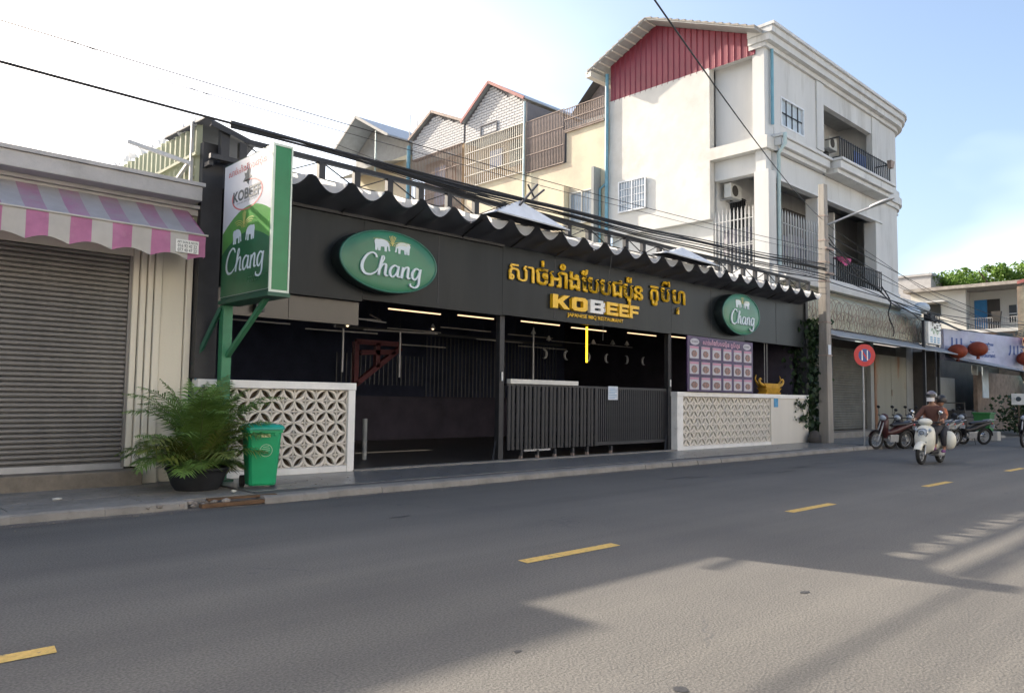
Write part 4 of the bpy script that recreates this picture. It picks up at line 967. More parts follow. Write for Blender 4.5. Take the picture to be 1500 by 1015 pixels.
# ------------------------------------------------------------------ projecting light box on a green post
sb = thing('projecting_sign', 'tall double-sided Chang and KOBEEF light box on a green post above the palm', 'sign', (5.3, 12.45, 0.1))
X0, X1, Y0, Y1, Z0, Z1 = 5.2, 5.50, 10.72, 12.45, 3.06, 5.30
part('case', B().box((X0, Y0, Z0), (X1, Y1, Z1)), M_post_greend, sb, bevel=0.006)
part('edge_panel', B().box((X0+.03, Y0-.012, Z0+.03), (X1-.015, Y0-.002, Z1-.03)), M_edge_g, sb)
e = 0.018
part('edge_trim', B().box((X0-.012, Y0-.022, Z0-.01), (X0+.026, Y0-.003, Z1+.01)).box((X1-.012, Y0-.022, Z0-.01), (X1+.012, Y0-.003, Z1+.01)).box((X0+.027, Y0-.021, Z1-.027), (X1-.013, Y0-.003, Z1+.009)).box((X0+.027, Y0-.021, Z0-.009), (X1-.013, Y0-.003, Z0+.027)), M_trim, sb)
fw = part('white_film', B().box((X0-.006, Y0+.02, Z0+.04), (X0-.001, Y1-.01, Z1-.02)), M_board_w, sb)
# printed curve: green field below
def fX(u, v, d): return (X0 - .006 - d, Y1 - .02 - u, Z0 + .045 + v)      # u from far to near 0..1.7, v 0..2.2
po = [(0, 0), (1.69, 0), (1.69, 1.22)]
for k in range(13): t = 1 - k/12; po.append((1.69*t, 0.78 + 0.60*math.sin(PI*(0.15+0.60*t)) - 0.12*0))
b = B(); b.prism(po, lambda u, v: fX(u, v, .002), lambda u, v: fX(u, v, 0)); g1 = part('green_print', b, M_board_g, fw)
po = [(0, 0), (1.69, 0), (1.69, .72)]
for k in range(13): t = 1 - k/12; po.append((1.69*t, 0.55 + 0.42*math.sin(PI*(0.12+0.70*t))))
b = B(); b.prism(po, lambda u, v: fX(u, v, .004), lambda u, v: fX(u, v, .0025)); part('dark_green_print', b, M_board_gd, fw)
brush_word(fw, lambda u, v, d: fX(0.18 + u*0.325, 0.36 + v*0.24 + u*0.0, .005 + d*.1), M_lettering, ext=0.004)
for s_ in (0, 1): elephant(fw, lambda u, v, d, s_=s_: fX(0.42 + s_*0.45 + u*0.24, 0.82 + v*0.22, .005+d), M_lettering, flip=bool(s_), ext=0.002)
arcs(fw, lambda u, v, d: fX(0.82 + u*.30, 1.0 + v*.26, .005 + d), M_thinline, 0.0, 0.1)
n = 36; b = B()
for k in range(n):
    a0 = 2*PI*k/n; a1 = 2*PI*(k+1)/n
    if 0.25 < k/n < 0.42: continue
    b.add([fX(.86+.55*math.cos(a0), 1.52+.24*math.sin(a0)+.05, .003), fX(.86+.55*math.cos(a1), 1.52+.24*math.sin(a1)+.05, .003), fX(.86+.51*math.cos(a1), 1.52+.22*math.sin(a1)+.05, .003), fX(.86+.51*math.cos(a0), 1.52+.22*math.sin(a0)+.05, .003)], [(0,1,2,3)])
part('red_oval_print', b, M_redprint, fw)
def text_onX(name, s, u0, u1, v0, v1, m, off=0.0, d=0.004):
    me = text_mesh(s, 1.0, 0.0, off); a_, b_, c_, d_ = bounds(me)
    for v in me.vertices: v.co = fX(u0 + (v.co.x-a_)/(b_-a_)*(u1-u0), v0 + (v.co.y-c_)/(d_-c_)*(v1-v0), d)
    me.materials.clear(); me.materials.append(m); part(name, me, m, fw)
text_onX('logo_print', 'KOBEEF', .36, 1.34, 1.50, 1.68, M_darkprint, 0.03, .0052)
text_onX('logo_print', 'JAPANESE BBQ RESTAURANT', .50, 1.25, 1.45, 1.48, M_darkprint, 0.0)
text_onX('khmer_print', 'សាច់អាំងែបបជប៉ុន', .16, 1.5, 1.93, 2.09, M_redprint, 0.008)
text_onX('footer_print', 'www.facebook.com', 1.0, 1.6, .22, .255, M_lettering); text_onX('footer_print', '012 345', 1.0, 1.4, .16, .19, M_lettering)
b = B(); b.prism([(.7,1.80),(.82,1.78),(.90,1.72),(.94,1.80),(1.02,1.84),(.94,1.88),(.96,1.95),(.86,1.99),(.82,1.92),(.74,1.94),(.78,1.86)], lambda u, v: fX(u, v, .003), lambda u, v: fX(u, v, .001)); part('bull_print', b, M_darkprint, fw)
part('bottom_tray', B().box((X0-.03, Y0-.03, Z0-.07), (X1+.03, Y1+.02, Z0-.012)), M_post_greend, sb)
part('post', B().box((5.24, 12.40, 0.1), (5.40, 12.56, Z0-.072)), M_post_green, sb, bevel=0.006)
part('brace', B().bar((5.34, 12.42, 2.15), (5.36, 11.1, Z0-.05), 0.07), M_post_green, sb)
part('brace', B().bar((5.24, 12.5, 2.95), (4.98, 12.9, 2.0), 0.06), M_post_greend, sb)
part('base_plate', B().box((5.16, 12.32, 0.1), (5.48, 12.64, 0.14)), M_post_greend, sb)

solo('steel_pipe', B().bar((3.95, 13.4, 5.66), (4.86, 13.1, 5.43), 0.06), M_galv, 'grey steel pipe jutting out left from the greenish corrugated wall', 'pipe')
solo('blue_bottle_rack', B().ell((5.02, 12.86, 1.86), (.045,.045,.14), 8, 6).tube([(5.02,12.86,1.98),(5.02,12.86,2.05)], .03), M_bluetag, 'blue bottle standing on the wall beside the grey steel post', 'bottle')

# ------------------------------------------------------------------ wheelie bin
wb = thing('wheelie_bin', 'green wheelie bin with teal lid standing beside the breeze-block wall', 'bin', (5.45, 11.3, 0.1), rz=R_(-14), local=True)
def rr(w, d, z, y=0, c=0.04):
    return [(-w+c,-d+y,z),(w-c,-d+y,z),(w,-d+c+y,z),(w,d-c+y,z),(w-c,d+y,z),(-w+c,d+y,z),(-w,d-c+y,z),(-w,-d+c+y,z)]
b = B(); b.loft([rr(.195,.20,.05,.02), rr(.20,.21,.08,.01), rr(.245,.265,.80), rr(.25,.27,.84), rr(.27,.29,.845), rr(.27,.29,.89)], sm=False); part('body', b, M_bin, wb, bevel=0.008)
ld = B(); ld.loft([rr(.285,.31,.893,-.01), rr(.285,.31,.925,-.01), rr(.25,.27,.965,-.01), rr(.14,.16,.985)], sm=False); lid = part('lid', ld, M_binlid, wb, bevel=0.008)
part('handle', B().tube([(-.22,.30,.90),(-.22,.37,.92),(.22,.37,.92),(.22,.30,.90)], .017), M_binlid, lid)
for s_ in (-1, 1):
    w_ = part('wheel', B().tube([(s_*.20,.22,.09),(s_*.26,.22,.09)], .09, 16), M_rubber, wb)
part('axle', B().tube([(-.2,.22,.09),(.2,.22,.09)], .012), M_rubber, wb)
part('lip_rib', B().box((-.2,-.285,.80),(-.14,-.262,.845)).box((.14,-.285,.80),(.2,-.262,.845)), M_bin, wb)
part('sticker', B().add([(-.06,-.2745,.78),(.07,-.2745,.78),(.07,-.2755,.83),(-.06,-.2755,.83)], [(0,1,2,3)]), M_stick, wb)
n = 24; b = B()
for k in range(n):
    a0 = 2*PI*k/n; a1 = 2*PI*(k+1)/n
    P = lambda r, a: (.02+r*math.cos(a), -.2445-.085*0.0-0.0905*((.58+r*math.sin(a)) - .58) - .003, .58+r*math.sin(a))
    b.add([P(.095,a0),P(.095,a1),P(.087,a1),P(.087,a0)], [(0,1,2,3)])
for zz, w in ((.045,.05),(.015,.07),(-.015,.07),(-.045,.045)):
    yy = lambda z: -.2445-.0905*z-.003
    b.add([(.02-w, yy(zz), .58+zz), (.02+w*.8, yy(zz+.01), .58+zz+.012), (.02+w*.8, yy(zz+.018), .58+zz+.020), (.02-w, yy(zz+.008), .58+zz+.008)], [(0,1,2,3)])
part('round_print', b, M_printpale, wb)

# ------------------------------------------------------------------ palm in a black pot
pm = thing('potted_palm', 'bushy green palm in a black pot between the pilaster and the bin', 'plant', (4.62, 11.65, 0.1), local=True)
b = B(); n = 18
def cr(r, z): return [(r*math.cos(2*PI*k/n), r*math.sin(2*PI*k/n), z) for k in range(n)]
b.loft([cr(.27,0), cr(.32,.08), cr(.37,.24), cr(.39,.30), cr(.405,.30), cr(.405,.33), cr(.37,.33), cr(.36,.28)]); b.rot(Matrix.Diagonal((1.12,1.12,1.0))); part('pot', b, M_pot, pm)
part('soil', B().add(cr(.36,.285), [tuple(range(n))]), M_earth, pm)
random.seed(21)
for i in range(54):
    az = random.uniform(0, 2*PI) if i > 6 else -PI/2 - .9 + i*.3
    el = random.choice([random.uniform(72, 88), random.uniform(72, 88), random.uniform(45, 72), random.uniform(35, 60), random.uniform(18, 40)]); L_ = random.uniform(1.25, 1.8) if el > 60 else (random.uniform(1.05, 1.35) if el > 35 else random.uniform(.75, 1.0))
    droop = random.uniform(.55, 1.25); r0 = random.uniform(.02, .12); spine = []; e_ = R_(el); p = Vector((r0*math.cos(az), r0*math.sin(az), .30)); n = 14
    for k in range(n+1):
        spine.append(p.copy()); t = k/n; ee = e_ - droop*1.35*t**1.5; st = L_/n
        p = p + Vector((math.cos(az)*math.cos(ee), math.sin(az)*math.cos(ee), math.sin(ee)))*st
    b = B(); b.tube(spine, [0.010*(1-.8*k/n) for k in range(n+1)], 4)
    fr_ = part('frond', b, M_stem, pm)
    lf = B(); side = Vector((-math.sin(az), math.cos(az), 0))
    for k in range(2, n*3+1):
        t = k/(n*3); q = t*n; i0 = min(n-1, int(q)); pos = spine[i0].lerp(spine[i0+1], q-i0); tg = (spine[i0+1]-spine[i0]).normalized()
        if t < .18: continue
        ll = (0.37*math.sin(PI*min(1, .12+t*.92))**.7 + .04)*random.uniform(.85, 1.15)
        for s_ in (-1, 1):
            d = (tg*0.62 + side*s_*0.85 + Vector((0,0,random.uniform(-.12, .34)))).normalized()
            up = d.cross(tg).normalized(); w = d.cross(up).normalized()*0.012
            m1 = pos + d*ll*.5 + Vector((0,0,-.006)); tip = pos + d*ll + Vector((0,0,-.075*ll/.3-random.uniform(0,.03)))
            lf.add([pos-w*.5, m1-w, tip, m1+w, pos+w*.5], [(0,1,3,4),(1,2,3)])
    part('leaflets', lf, M_leafy if (el < 60 and i % 4 == 0) else M_leaf, fr_, kind='stuff')
# the two old curling stalks on the pot side
part('dry_stalk', B().tube([(.1,-.1,.3),(.3,-.35,.62),(.52,-.5,.66)], .008, 5), M_leafy, pm)

# ------------------------------------------------------------------ the three-storey white house
WX = 27.0; FYH = 14.4
wh = thing('white_house', 'large three-storey cream house with red gable cladding and rounded right corner', 'house', (34, 18, 0.1))
part('side_wall', B().box((WX, 16.8, 8.9), (WX+.35, 22.05, 15.2)), M_house_white, wh)
part('side_wall_lower', B().box((WX+.25, 16.8, 0), (WX+.5, 22.05, 8.898)), M_house_white, wh)
part('recess_wall', B().box((WX+.45, 14.9, 11.8), (WX+.75, 16.798, 15.6)), M_house_front, wh)
part('corner_pilaster', B().box((WX+.05, FYH, 11.82), (WX+.75, 14.898, 15.6)), M_house_front, wh)
part('ledge', B().box((WX-.02, 14.28, 11.3), (WX+.9, 16.797, 11.79)), M_house_white, wh)
part('terrace_ceiling', B().box((WX+.9, 14.66, 11.2), (41.4, 16.797, 11.28)), M_softgrey, wh)
part('terrace_back_wall', B().box((WX+.52, 16.81, 6.0), (42, 17.0, 11.4)), M_house_front, wh)
part('beam', B().box((WX+.35, 14.86, 10.5), (WX+.75, 16.79, 11.29)), M_house_front, wh)
part('corner_pillar', B().box((WX+.02, 14.25, 5.0), (WX+.62, 14.85, 10.45)), M_house_front, wh)
part('corner_pillar', B().box((WX+.15, 14.42, 10.452), (WX+.60, 14.85, 11.298)), M_house_front, wh)
# front, top floor: walls with a real opening
fb = B(); fb.box((WX+.752, FYH, 12.3), (28.35, FYH+.25, 15.3)); fb.box((28.35, FYH, 12.3), (30.35, FYH+.25, 12.52)); fb.box((28.35, FYH, 13.72), (30.35, FYH+.25, 15.3)); fb.box((30.35, FYH, 12.3), (32.1, FYH+.25, 15.3))
fb.box((32.1, FYH, 14.45), (37.8, FYH+.25, 15.3))
part('front_wall', fb, M_house_front, wh)
part('front_band', B().box((WX+.76, FYH-.02, 11.5), (32.1, FYH+.25, 12.298)), M_house_front, wh)
part('pilaster', B().box((31.45, FYH-.07, 12.31), (32.09, FYH-.002, 15.28)), M_house_front, wh)
part('pilaster', B().box((37.4, FYH-.04, 11.6), (38.3, FYH+.24, 15.28)), M_house_front, wh)
# rounded right corner
def rounded(z0, z1, push, name, m, x_s=38.3, x_e=42.0):
    pts = [(x_s, FYH-push), (40.2, FYH-push)]
    for k in range(1, 9):
        a_ = PI/2*k/8; pts.append((40.2 + (1.6+push)*math.sin(a_), FYH+1.6 - (1.6+push)*math.cos(a_)))
    pts.append((41.8+push, 22.0)); inner = [(p[0]-0.3, p[1]+.3) for p in pts]; n = len(pts)
    b = B(); vs = [(x, y, z0) for x, y in pts] + [(x, y, z1) for x, y in pts] + [(x, y, z0) for x, y in inner] + [(x, y, z1) for x, y in inner]
    fs = []
    for k in range(n-1):
        fs += [(k, k+1, n+k+1, n+k), (2*n+k, 3*n+k, 3*n+k+1, 2*n+k+1), (n+k, n+k+1, 3*n+k+1, 3*n+k), (k, 2*n+k, 2*n+k+1, k+1)]
    fs += [(0, n, 3*n, 2*n)]
    b.add(vs, fs); return part(name, b, m, wh)
rounded(12.2, 15.28, 0.0, 'rounded_wall', M_house_front)
rounded(7.0, 11.3, 0.0, 'rounded_wall', M_house_front)
rounded(11.3, 11.5, 0.12, 'moulding', M_moulding); rounded(11.502, 11.85, 0.24, 'moulding', M_moulding); rounded(11.852, 12.2, 0.14, 'moulding', M_moulding)
# cornice: stepped mouldings along the whole front and round the corner
for z0, z1, push in ((15.3, 15.48, .12), (15.482, 15.75, .32), (15.752, 16.0, .45), (16.002, 16.12, .55)):
    rounded(z0, z1, push, 'cornice', M_moulding, x_s=38.3)
    part('cornice', B().box((WX-.02-push*.3, FYH-push, z0), (38.299, FYH+.6, z1)), M_moulding, wh)
part('core_block', B().box((WX+.6, 17.02, 0), (41.5, 22, 15.0)), M_house_front, wh)  # unseen solid core added to keep sun from leaking through the rooms
part('flat_roof', B().box((WX+.8, FYH+.6, 15.5), (41.6, 22, 15.6)), M_cornice, wh)
# floor bands between storeys with bay ledges
for x0, x1, y in ((WX+.62, 31.9, 13.95), (32.1, 37.9, 13.55)):
    part('ledge_moulding', B().box((x0, y+.22, 11.30), (x1, FYH-.03, 11.47)), M_moulding, wh)
    part('ledge_moulding', B().box((x0-.05, y+.05, 11.472), (x1+.05, FYH-.03, 11.80)), M_moulding, wh, bevel=.03)
    part('ledge_moulding', B().box((x0-.1, y-.04, 11.802), (x1+.1, FYH-.03, 11.92)), M_moulding, wh, bevel=.02)
part('balcony_floor', B().box((32.1, FYH-.028, 11.6), (37.9, 17, 11.9)), M_moulding, wh)
part('balcony_back_wall', B().box((32.1, 16.2, 11.9), (37.9, 16.4, 15.3)), M_house_front, wh)
part('balcony_side_wall', B().box((31.9, FYH+.26, 11.9), (32.09, 16.2, 15.3)), M_house_front, wh)
part('balcony_side_wall', B().box((37.82, FYH+.26, 11.9), (38.0, 16.2, 15.3)), M_house_front, wh)
part('balcony_ceiling', B().box((32.1, FYH+.26, 15.1), (37.8, 16.19, 15.29)), M_softgrey, wh)
part('balcony_door', B().box((35.6, 16.12, 11.92), (36.6, 16.18, 14.0)), M_glassd, wh)
# middle floor front
part('front_band', B().box((WX+.63, FYH-.01, 10.3), (38.3, FYH+.25, 11.29)), M_house_front, wh)
part('band_moulding', B().box((WX+.63, FYH-.12, 10.2), (38.3, FYH+.2, 10.298)), M_moulding, wh)
part('front_pillar', B().box((31.45, FYH-.03, 6.7), (32.4, FYH+.5, 10.198)), M_house_front, wh)
part('front_pillar', B().box((37.6, FYH-.05, 6.7), (38.35, FYH+.5, 10.198)), M_house_front, wh)
part('floor_slab', B().box((WX+.05, 13.9, 6.35), (41.9, 17, 6.69)), M_moulding, wh, bevel=.02)
part('floor_slab', B().box((WX+.1, 13.6, 6.1), (42.0, FYH+.2, 6.348)), M_house_front, wh, bevel=.02)
rounded(6.7, 7.0, 0.08, 'moulding', M_moulding)
part('lower_beam', B().box((WX+.1, 14.0, 4.4), (42.0, FYH+.3, 6.098)), M_house_front, wh)
part('inner_wall', B().box((32.5, 16.4, 6.7), (37.6, 16.5, 10.3)), M_darkwall, wh)
part('inner_side_wall', B().box((34.9, 15.2, 6.7), (35.05, 16.39, 10.3)), M_house_front, wh)
# windows
def win(parent, x0, x1, z0, z1, Y, nx_=4, nz_=2, curtain=True):
    f = part('window', B().box((x0, Y+.10, z0), (x1, Y+.13, z1)), M_curtain if curtain else M_glassd, parent)
    fr = B(); fr.box((x0, Y-.02, z0), (x0+.06, Y+.095, z1)); fr.box((x1-.06, Y-.02, z0), (x1, Y+.095, z1)); fr.box((x0+.061, Y-.02, z1-.06), (x1-.061, Y+.095, z1)); fr.box((x0+.061, Y-.02, z0), (x1-.061, Y+.095, z0+.06))
    part('frame', fr, M_winframe, f)
    bars = B()
    for k in range(1, nx_): xx = x0+(x1-x0)*k/nx_; bars.box((xx-.02, Y+.0, z0+.061), (xx+.02, Y+.04, z1-.061))
    for k in range(1, nz_): zz = z0+(z1-z0)*k/nz_; bars.box((x0+.061, Y+.042, zz-.02), (x1-.061, Y+.07, zz+.02))
    part('window_bars', bars, M_iron, f)
win(wh, 28.35, 30.35, 12.52, 13.72, FYH)
def winX(parent, y0, y1, z0, z1, X, ny_=5, nz_=4, mf=None, mb_=None):
    f = part('window', B().box((X+.02, y0, z0), (X+.05, y1, z1)), M_glass, parent)
    fr = B(); fr.box((X-.05, y0-.06, z0-.06), (X+.01, y0, z1+.06)); fr.box((X-.05, y1, z0-.06), (X+.01, y1+.06, z1+.06)); fr.box((X-.05, y0, z1), (X+.01, y1, z1+.06)); fr.box((X-.05, y0, z0-.06), (X+.01, y1, z0))
    ym = (y0+y1)/2; fr.box((X-.045, ym-.03, z0), (X+.01, ym+.03, z1)); part('frame', fr, mf or M_winframe, f)
    bars = B()
    for k in range(1, ny_*2): yy = y0+(y1-y0)*k/(ny_*2); bars.box((X-.035, yy-.012, z0), (X-.02, yy+.012, z1))
    for k in range(1, nz_): zz = z0+(z1-z0)*k/nz_; bars.box((X-.019, y0, zz-.015), (X+.005, y1, zz+.015))
    part('window_bars', bars, mb_ or M_winframe, f)
winX(wh, 20.0, 21.4, 9.95, 11.25, WX-.06)
part('terrace_window', B().box((28.55, 16.74, 8.2), (29.7, 16.8, 10.2)), M_glassd, wh)
bb = B()
for k in range(7): bb.box((28.6+.17*k, 16.70, 8.2), (28.63+.17*k, 16.73, 10.2))
for k in range(4): bb.box((28.55, 16.68, 8.3+.6*k), (29.7, 16.70, 8.33+.6*k))
part('terrace_window_bars', bb, M_iron, wh)
part('terrace_window', B().box((29.9, 16.74, 7.0), (30.3, 16.8, 9.6)), M_greywall, wh)
# red cladding: sheet ribs; peaked roof over it
rid = (19.5, 18.0); le = (22.2, 16.85); ri = (14.7, 15.95)
def roofz(y): 
    if y > rid[0]: return rid[1] + (le[1]-rid[1])*(y-rid[0])/(le[0]-rid[0])
    return ri[1] + (rid[1]-ri[1])*(y-ri[0])/(rid[0]-ri[0])
ny = 25
for k in range(ny):
    y0 = 14.75 + (22.0-14.75)*k/ny; y1 = y0 + 7.25/ny - .004; b = B()
    def px2(y, x): return x
    ys = [y0, y0+.05, y0+.08, y1-.02, y1]; dx = [0, -.03, 0, 0, 0]
    vs = []
    for y, d in zip(ys, dx): vs += [(WX+.02+d, y, 15.12 + .0), (WX+.02+d, y, roofz(y)-.06)]
    b.add(vs, [(2*i, 2*i+2, 2*i+3, 2*i+1) for i in range(4)]); part('cladding_sheet', b, M_redsheet, wh)
part('gable_backing', B().prism([(14.8,15.2),(22.0,15.2),(22.0,16.8),(19.5,17.85),(14.8,15.9)], lambda u, v: (WX+.06, u, v), lambda u, v: (WX+.5, u, v)), M_house_front, wh)
XA, XB = WX-.75, 36.0
for (ya, za), (yb2, zb2), nm in (((rid[0], rid[1]), (22.75, 16.62), 0), ((14.35, 15.80), (rid[0], rid[1]), 1)):
    b = B(); b.add([(XA, ya, za), (XB, ya, za), (XB, yb2, zb2), (XA, yb2, zb2), (XA, ya, za-.05), (XB, ya, za-.05), (XB, yb2, zb2-.05), (XA, yb2, zb2-.05)], [(0,1,2,3),(7,6,5,4),(0,4,5,1),(1,5,6,2),(2,6,7,3),(3,7,4,0)])
    rf = part('roof', b, M_softgrey, wh)
    cnt = 9 if nm == 0 else 15
    for k in range(cnt):                                                # tile courses stepping down the slope, seen at the verge
        t0 = k/cnt; t1 = (k+1)/cnt; y0 = ya+(yb2-ya)*t0; y1 = ya+(yb2-ya)*t1; z0 = za+(zb2-za)*t0; z1 = za+(zb2-za)*t1
        hi0, hi1 = (.03, .10) if nm == 0 else (.10, .03)
        bb = B(); bb.add([(XA-.03, y0, z0+.002), (XB, y0, z0+.002), (XB, y1, z1+.002), (XA-.03, y1, z1+.002), (XA-.03, y0, z0+hi0), (XB, y0, z0+hi0), (XB, y1, z1+hi1), (XA-.03, y1, z1+hi1)],
                 [(0,3,2,1),(4,5,6,7),(0,1,5,4),(1,2,6,5),(2,3,7,6),(3,0,4,7)])
        part('tile_course', bb, M_tileroof, rf)
    for k in range(cnt+1 if nm == 0 else 0):
        t = k/cnt; y = ya+(yb2-ya)*t; z = za+(zb2-za)*t-.06
        part('batten', B().box((XA, y-.03, z-.05), (WX, y+.03, z-.0)), M_whitep, rf)
part('eave_gutter', B().box((XA, 22.55, 16.35), (30, 22.85, 16.62)), M_whitep, wh)
# down pipes
part('down_pipe', B().tube([(WX-.1, 22.12, 4.0), (WX-.1, 22.12, 16.5)], .09), M_bluepipe, wh)
part('down_pipe', B().tube([(WX-.12, 22.5, 4.0), (WX-.12, 22.5, 11.2), (WX-.1, 22.15, 11.4)], .06), M_bluepipe, wh)
part('down_pipe', B().tube([(27.45, 14.28, 12.3), (27.45, 14.28, 15.3)], .07), M_bluepipe, wh)
part('down_pipe', B().tube([(27.75, 14.2, 5.0), (27.75, 14.2, 11.2), (27.6, 13.85, 11.5), (27.6, 13.85, 11.9)], .08), M_palepipe, wh)
# security grilles
def spear_bars(parent, p, q, z0, z1, n, m, rail=(.25, .7), r=.022, tips=True):
    p = Vector(p); q = Vector(q); b0 = B().bar((0,0,z0), (0,0,z1), r*2)
    if tips: b0.loft([[(-.05,-.01,z1),(.05,-.01,z1),(.05,.01,z1),(-.05,.01,z1)], [(-.002,-.002,z1+.2),(.002,-.002,z1+.2),(.002,.002,z1+.2),(-.002,.002,z1+.2)]], sm=False)
    me = b0.mesh('bar', m)
    for k in range(n):
        c = p.lerp(q, k/(n-1)); piece('bar', me, parent, (c.x, c.y, 0))
    for f in rail:
        z = z0+(z1-z0)*f; part('rail', B().bar((p.x, p.y+.03, z), (q.x, q.y+.03, z), .035), m, parent)
g = thing('spear_railing', 'grey spear-topped security grille on the side terrace left of the corner pillar', 'railing', (27.1, 15.8, 6.7))
spear_bars(g, (27.1, 16.6, 0), (27.1, 14.95, 0), 6.0, 9.0, 11, M_greybar, (.3, .55, .58, .9))
g = thing('spear_railing', 'grey spear-topped security grille on the front terrace right of the corner pillar', 'railing', (29.5, 14.3, 6.7))
spear_bars(g, (27.75, 14.3, 0), (31.4, 14.3, 0), 6.7, 8.9, 17, M_greybar, (.08, .5, .85))
g = thing('balcony_railing', 'black iron railing of the top floor balcony', 'railing', (35, 13.7, 11.9))
spear_bars(g, (32.2, 13.7, 0), (37.7, 13.7, 0), 11.93, 12.85, 25, M_iron, (.06, .97), tips=False)
part('end_rail', B().bar((32.2, 13.7, 12.85), (32.2, 14.35, 12.85), .05).bar((32.2, 13.7, 12.0), (32.2, 14.35, 12.0), .05), M_iron, g)
part('end_rail', B().bar((37.7, 13.7, 12.85), (37.7, 14.35, 12.85), .05).bar((37.7, 13.7, 12.0), (37.7, 14.35, 12.0), .05), M_iron, g)
g = thing('balcony_railing', 'black iron railing of the middle floor terrace above the shop shutters', 'railing', (35, 14.2, 6.7))
spear_bars(g, (32.45, 14.15, 0), (37.6, 14.15, 0), 6.7, 7.75, 23, M_iron, (.08, .95), tips=False)
# rooftop junk: air conditioners, laundry
def aircon(x, y, z, label, facing='y'):
    t = thing('air_conditioner', label, 'air conditioner', (x, y, z))
    part('casing', B().box((x-.42, y-.16, z), (x+.42, y+.16, z+.58)), M_ac, t, bevel=.015)
    b = B()
    n = 18; b.loft([[(x-.1+r*math.cos(2*PI*k/n), yy, z+.29+r*math.sin(2*PI*k/n)) for k in range(n)] for r, yy in ((.23, y-.175), (.23, y-.165))]); part('fan_grille', b, M_darkwall, t)
    part('bracket', B().bar((x-.3, y-.15, z-.03), (x-.3, y+.45, z-.03), .04).bar((x+.3, y-.15, z-.03), (x+.3, y+.45, z-.03), .04), M_galv, t)
aircon(28.1, 16.4, 9.85, 'white air conditioner unit high on the side terrace wall')
aircon(35.9, 15.75, 13.6, 'white air conditioner unit on the top floor balcony wall, right one')
aircon(33.9, 15.75, 13.6, 'air conditioner unit on the top floor balcony wall, left one')
random.seed(17)
for i, (x, y, z, l_) in enumerate(((27.35, 16.2, 6.9, 'dark laundry hanging behind the side terrace grille'), (29.3, 14.9, 6.8, 'dark bundled clothes hanging behind the front terrace grille'), (30.9, 15.0, 7.0, 'second row of clothes behind the front grille, next to the pillar'))):
    t = thing('laundry', l_, 'laundry', (x, y, z))
    for k in range(5):
        b = B(); w = random.uniform(.2, .4); h = random.uniform(.7, 1.1); dx = (0 if i == 0 else .36*k-.7); dy = (-.3*k if i == 0 else 0); rings = []
        for q in range(5):
            zz = z + 1.5 - h*q/4; s_ = .03 + .03*math.sin(q+k)
            if i == 0: rings.append([(x+s_, y+dy-w/2, zz), (x+s_+.03, y+dy, zz), (x+s_, y+dy+w/2, zz), (x-s_*.3, y+dy+w/2, zz), (x-s_*.5, y+dy, zz), (x-.03, y+dy-w/2, zz)])
            else: rings.append([(x+dx-w/2, y-s_, zz), (x+dx, y-s_-.03, zz), (x+dx+w/2, y-s_, zz), (x+dx+w/2, y+s_, zz), (x+dx, y+s_, zz), (x+dx-w/2, y+.03, zz)])
        b.loft(rings); part('garment', b, random.choice([M_floatcloth, M_bikeblue, M_floatcloth, M_greywall]), t)
t = solo('pink_cloth', B().loft([[(32.7,14.0,7.8),(33.9,14.0,7.85),(33.9,14.3,7.85),(32.7,14.3,7.8)],[(32.8,13.95,7.55),(33.2,13.98,7.45),(33.8,14.0,7.6),(33.0,14.0,7.55)]]), M_pinkcloth, 'pink cloth draped over the middle terrace railing', 'cloth')
solo('flower_pot', B().loft([[(37.35,13.5,12.62),(37.65,13.5,12.62),(37.65,13.66,12.62),(37.35,13.66,12.62)],[(37.28,13.46,12.95),(37.72,13.46,12.95),(37.72,13.66,12.95),(37.28,13.66,12.95)]], sm=False), M_rust, 'small brown planter box hung at the right end of the top balcony railing', 'planter')
solo('black_screen', B().box((34.9, 14.2, 11.93), (36.3, 14.26, 13.0)), M_signblue, 'dark blue board standing behind the top balcony railing', 'board')

# ground floor shops under the white house
part('side_return', B().box((WX+.52, 14.7, 0), (WX+.7, 17.0, 6.05)), M_house_front, wh)
part('shop_wall', B().box((27.8, FYH+.5, 0), (41.5, FYH+.7, 4.39)), M_darkwall, wh)
for x0, x1, nm in ((29.6, 32.9, 0), (33.0, 36.9, 1)):
    b = B(); nn = 34; pts = []
    for k in range(nn*4+1):
        z = .35+(4.0-.35)*k/(nn*4); ph = (k % 4)/4; pts.append((FYH+.25-.02*math.sin(PI*ph), z))
    vs = [(x0, y, z) for y, z in pts] + [(x1, y, z) for y, z in pts]; m_ = len(pts); b.add(vs, [(k, m_+k, m_+k+1, k+1) for k in range(m_-1)])
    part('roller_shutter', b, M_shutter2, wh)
part('shutter_post', B().box((32.9, FYH+.1, .1), (33.0, FYH+.3, 4.1)), M_blackm, wh)
part('shop_pier', B().box((36.92, FYH+.05, 0), (37.3, FYH+.6, 4.4)), M_greywall, wh)
for k, (x0, x1) in enumerate(((37.32, 39.3), (39.33, 41.3))):
    part('metal_door', B().box((x0, FYH+.02, .1), (x1, FYH+.08, 3.85)), M_rustdoor, wh)
part('door_hinge', B().box((39.30, FYH-.03, 1.9), (39.34, FYH+.01, 2.2)), M_rust, wh)
part('shop_pier', B().box((41.32, FYH+.0, 0), (42.2, FYH+.6, 4.4)), M_greywall, wh)
part('shop_step', B().box((28.2, 13.6, .09), (42.3, FYH+.4, .32)), M_kerb, wh)
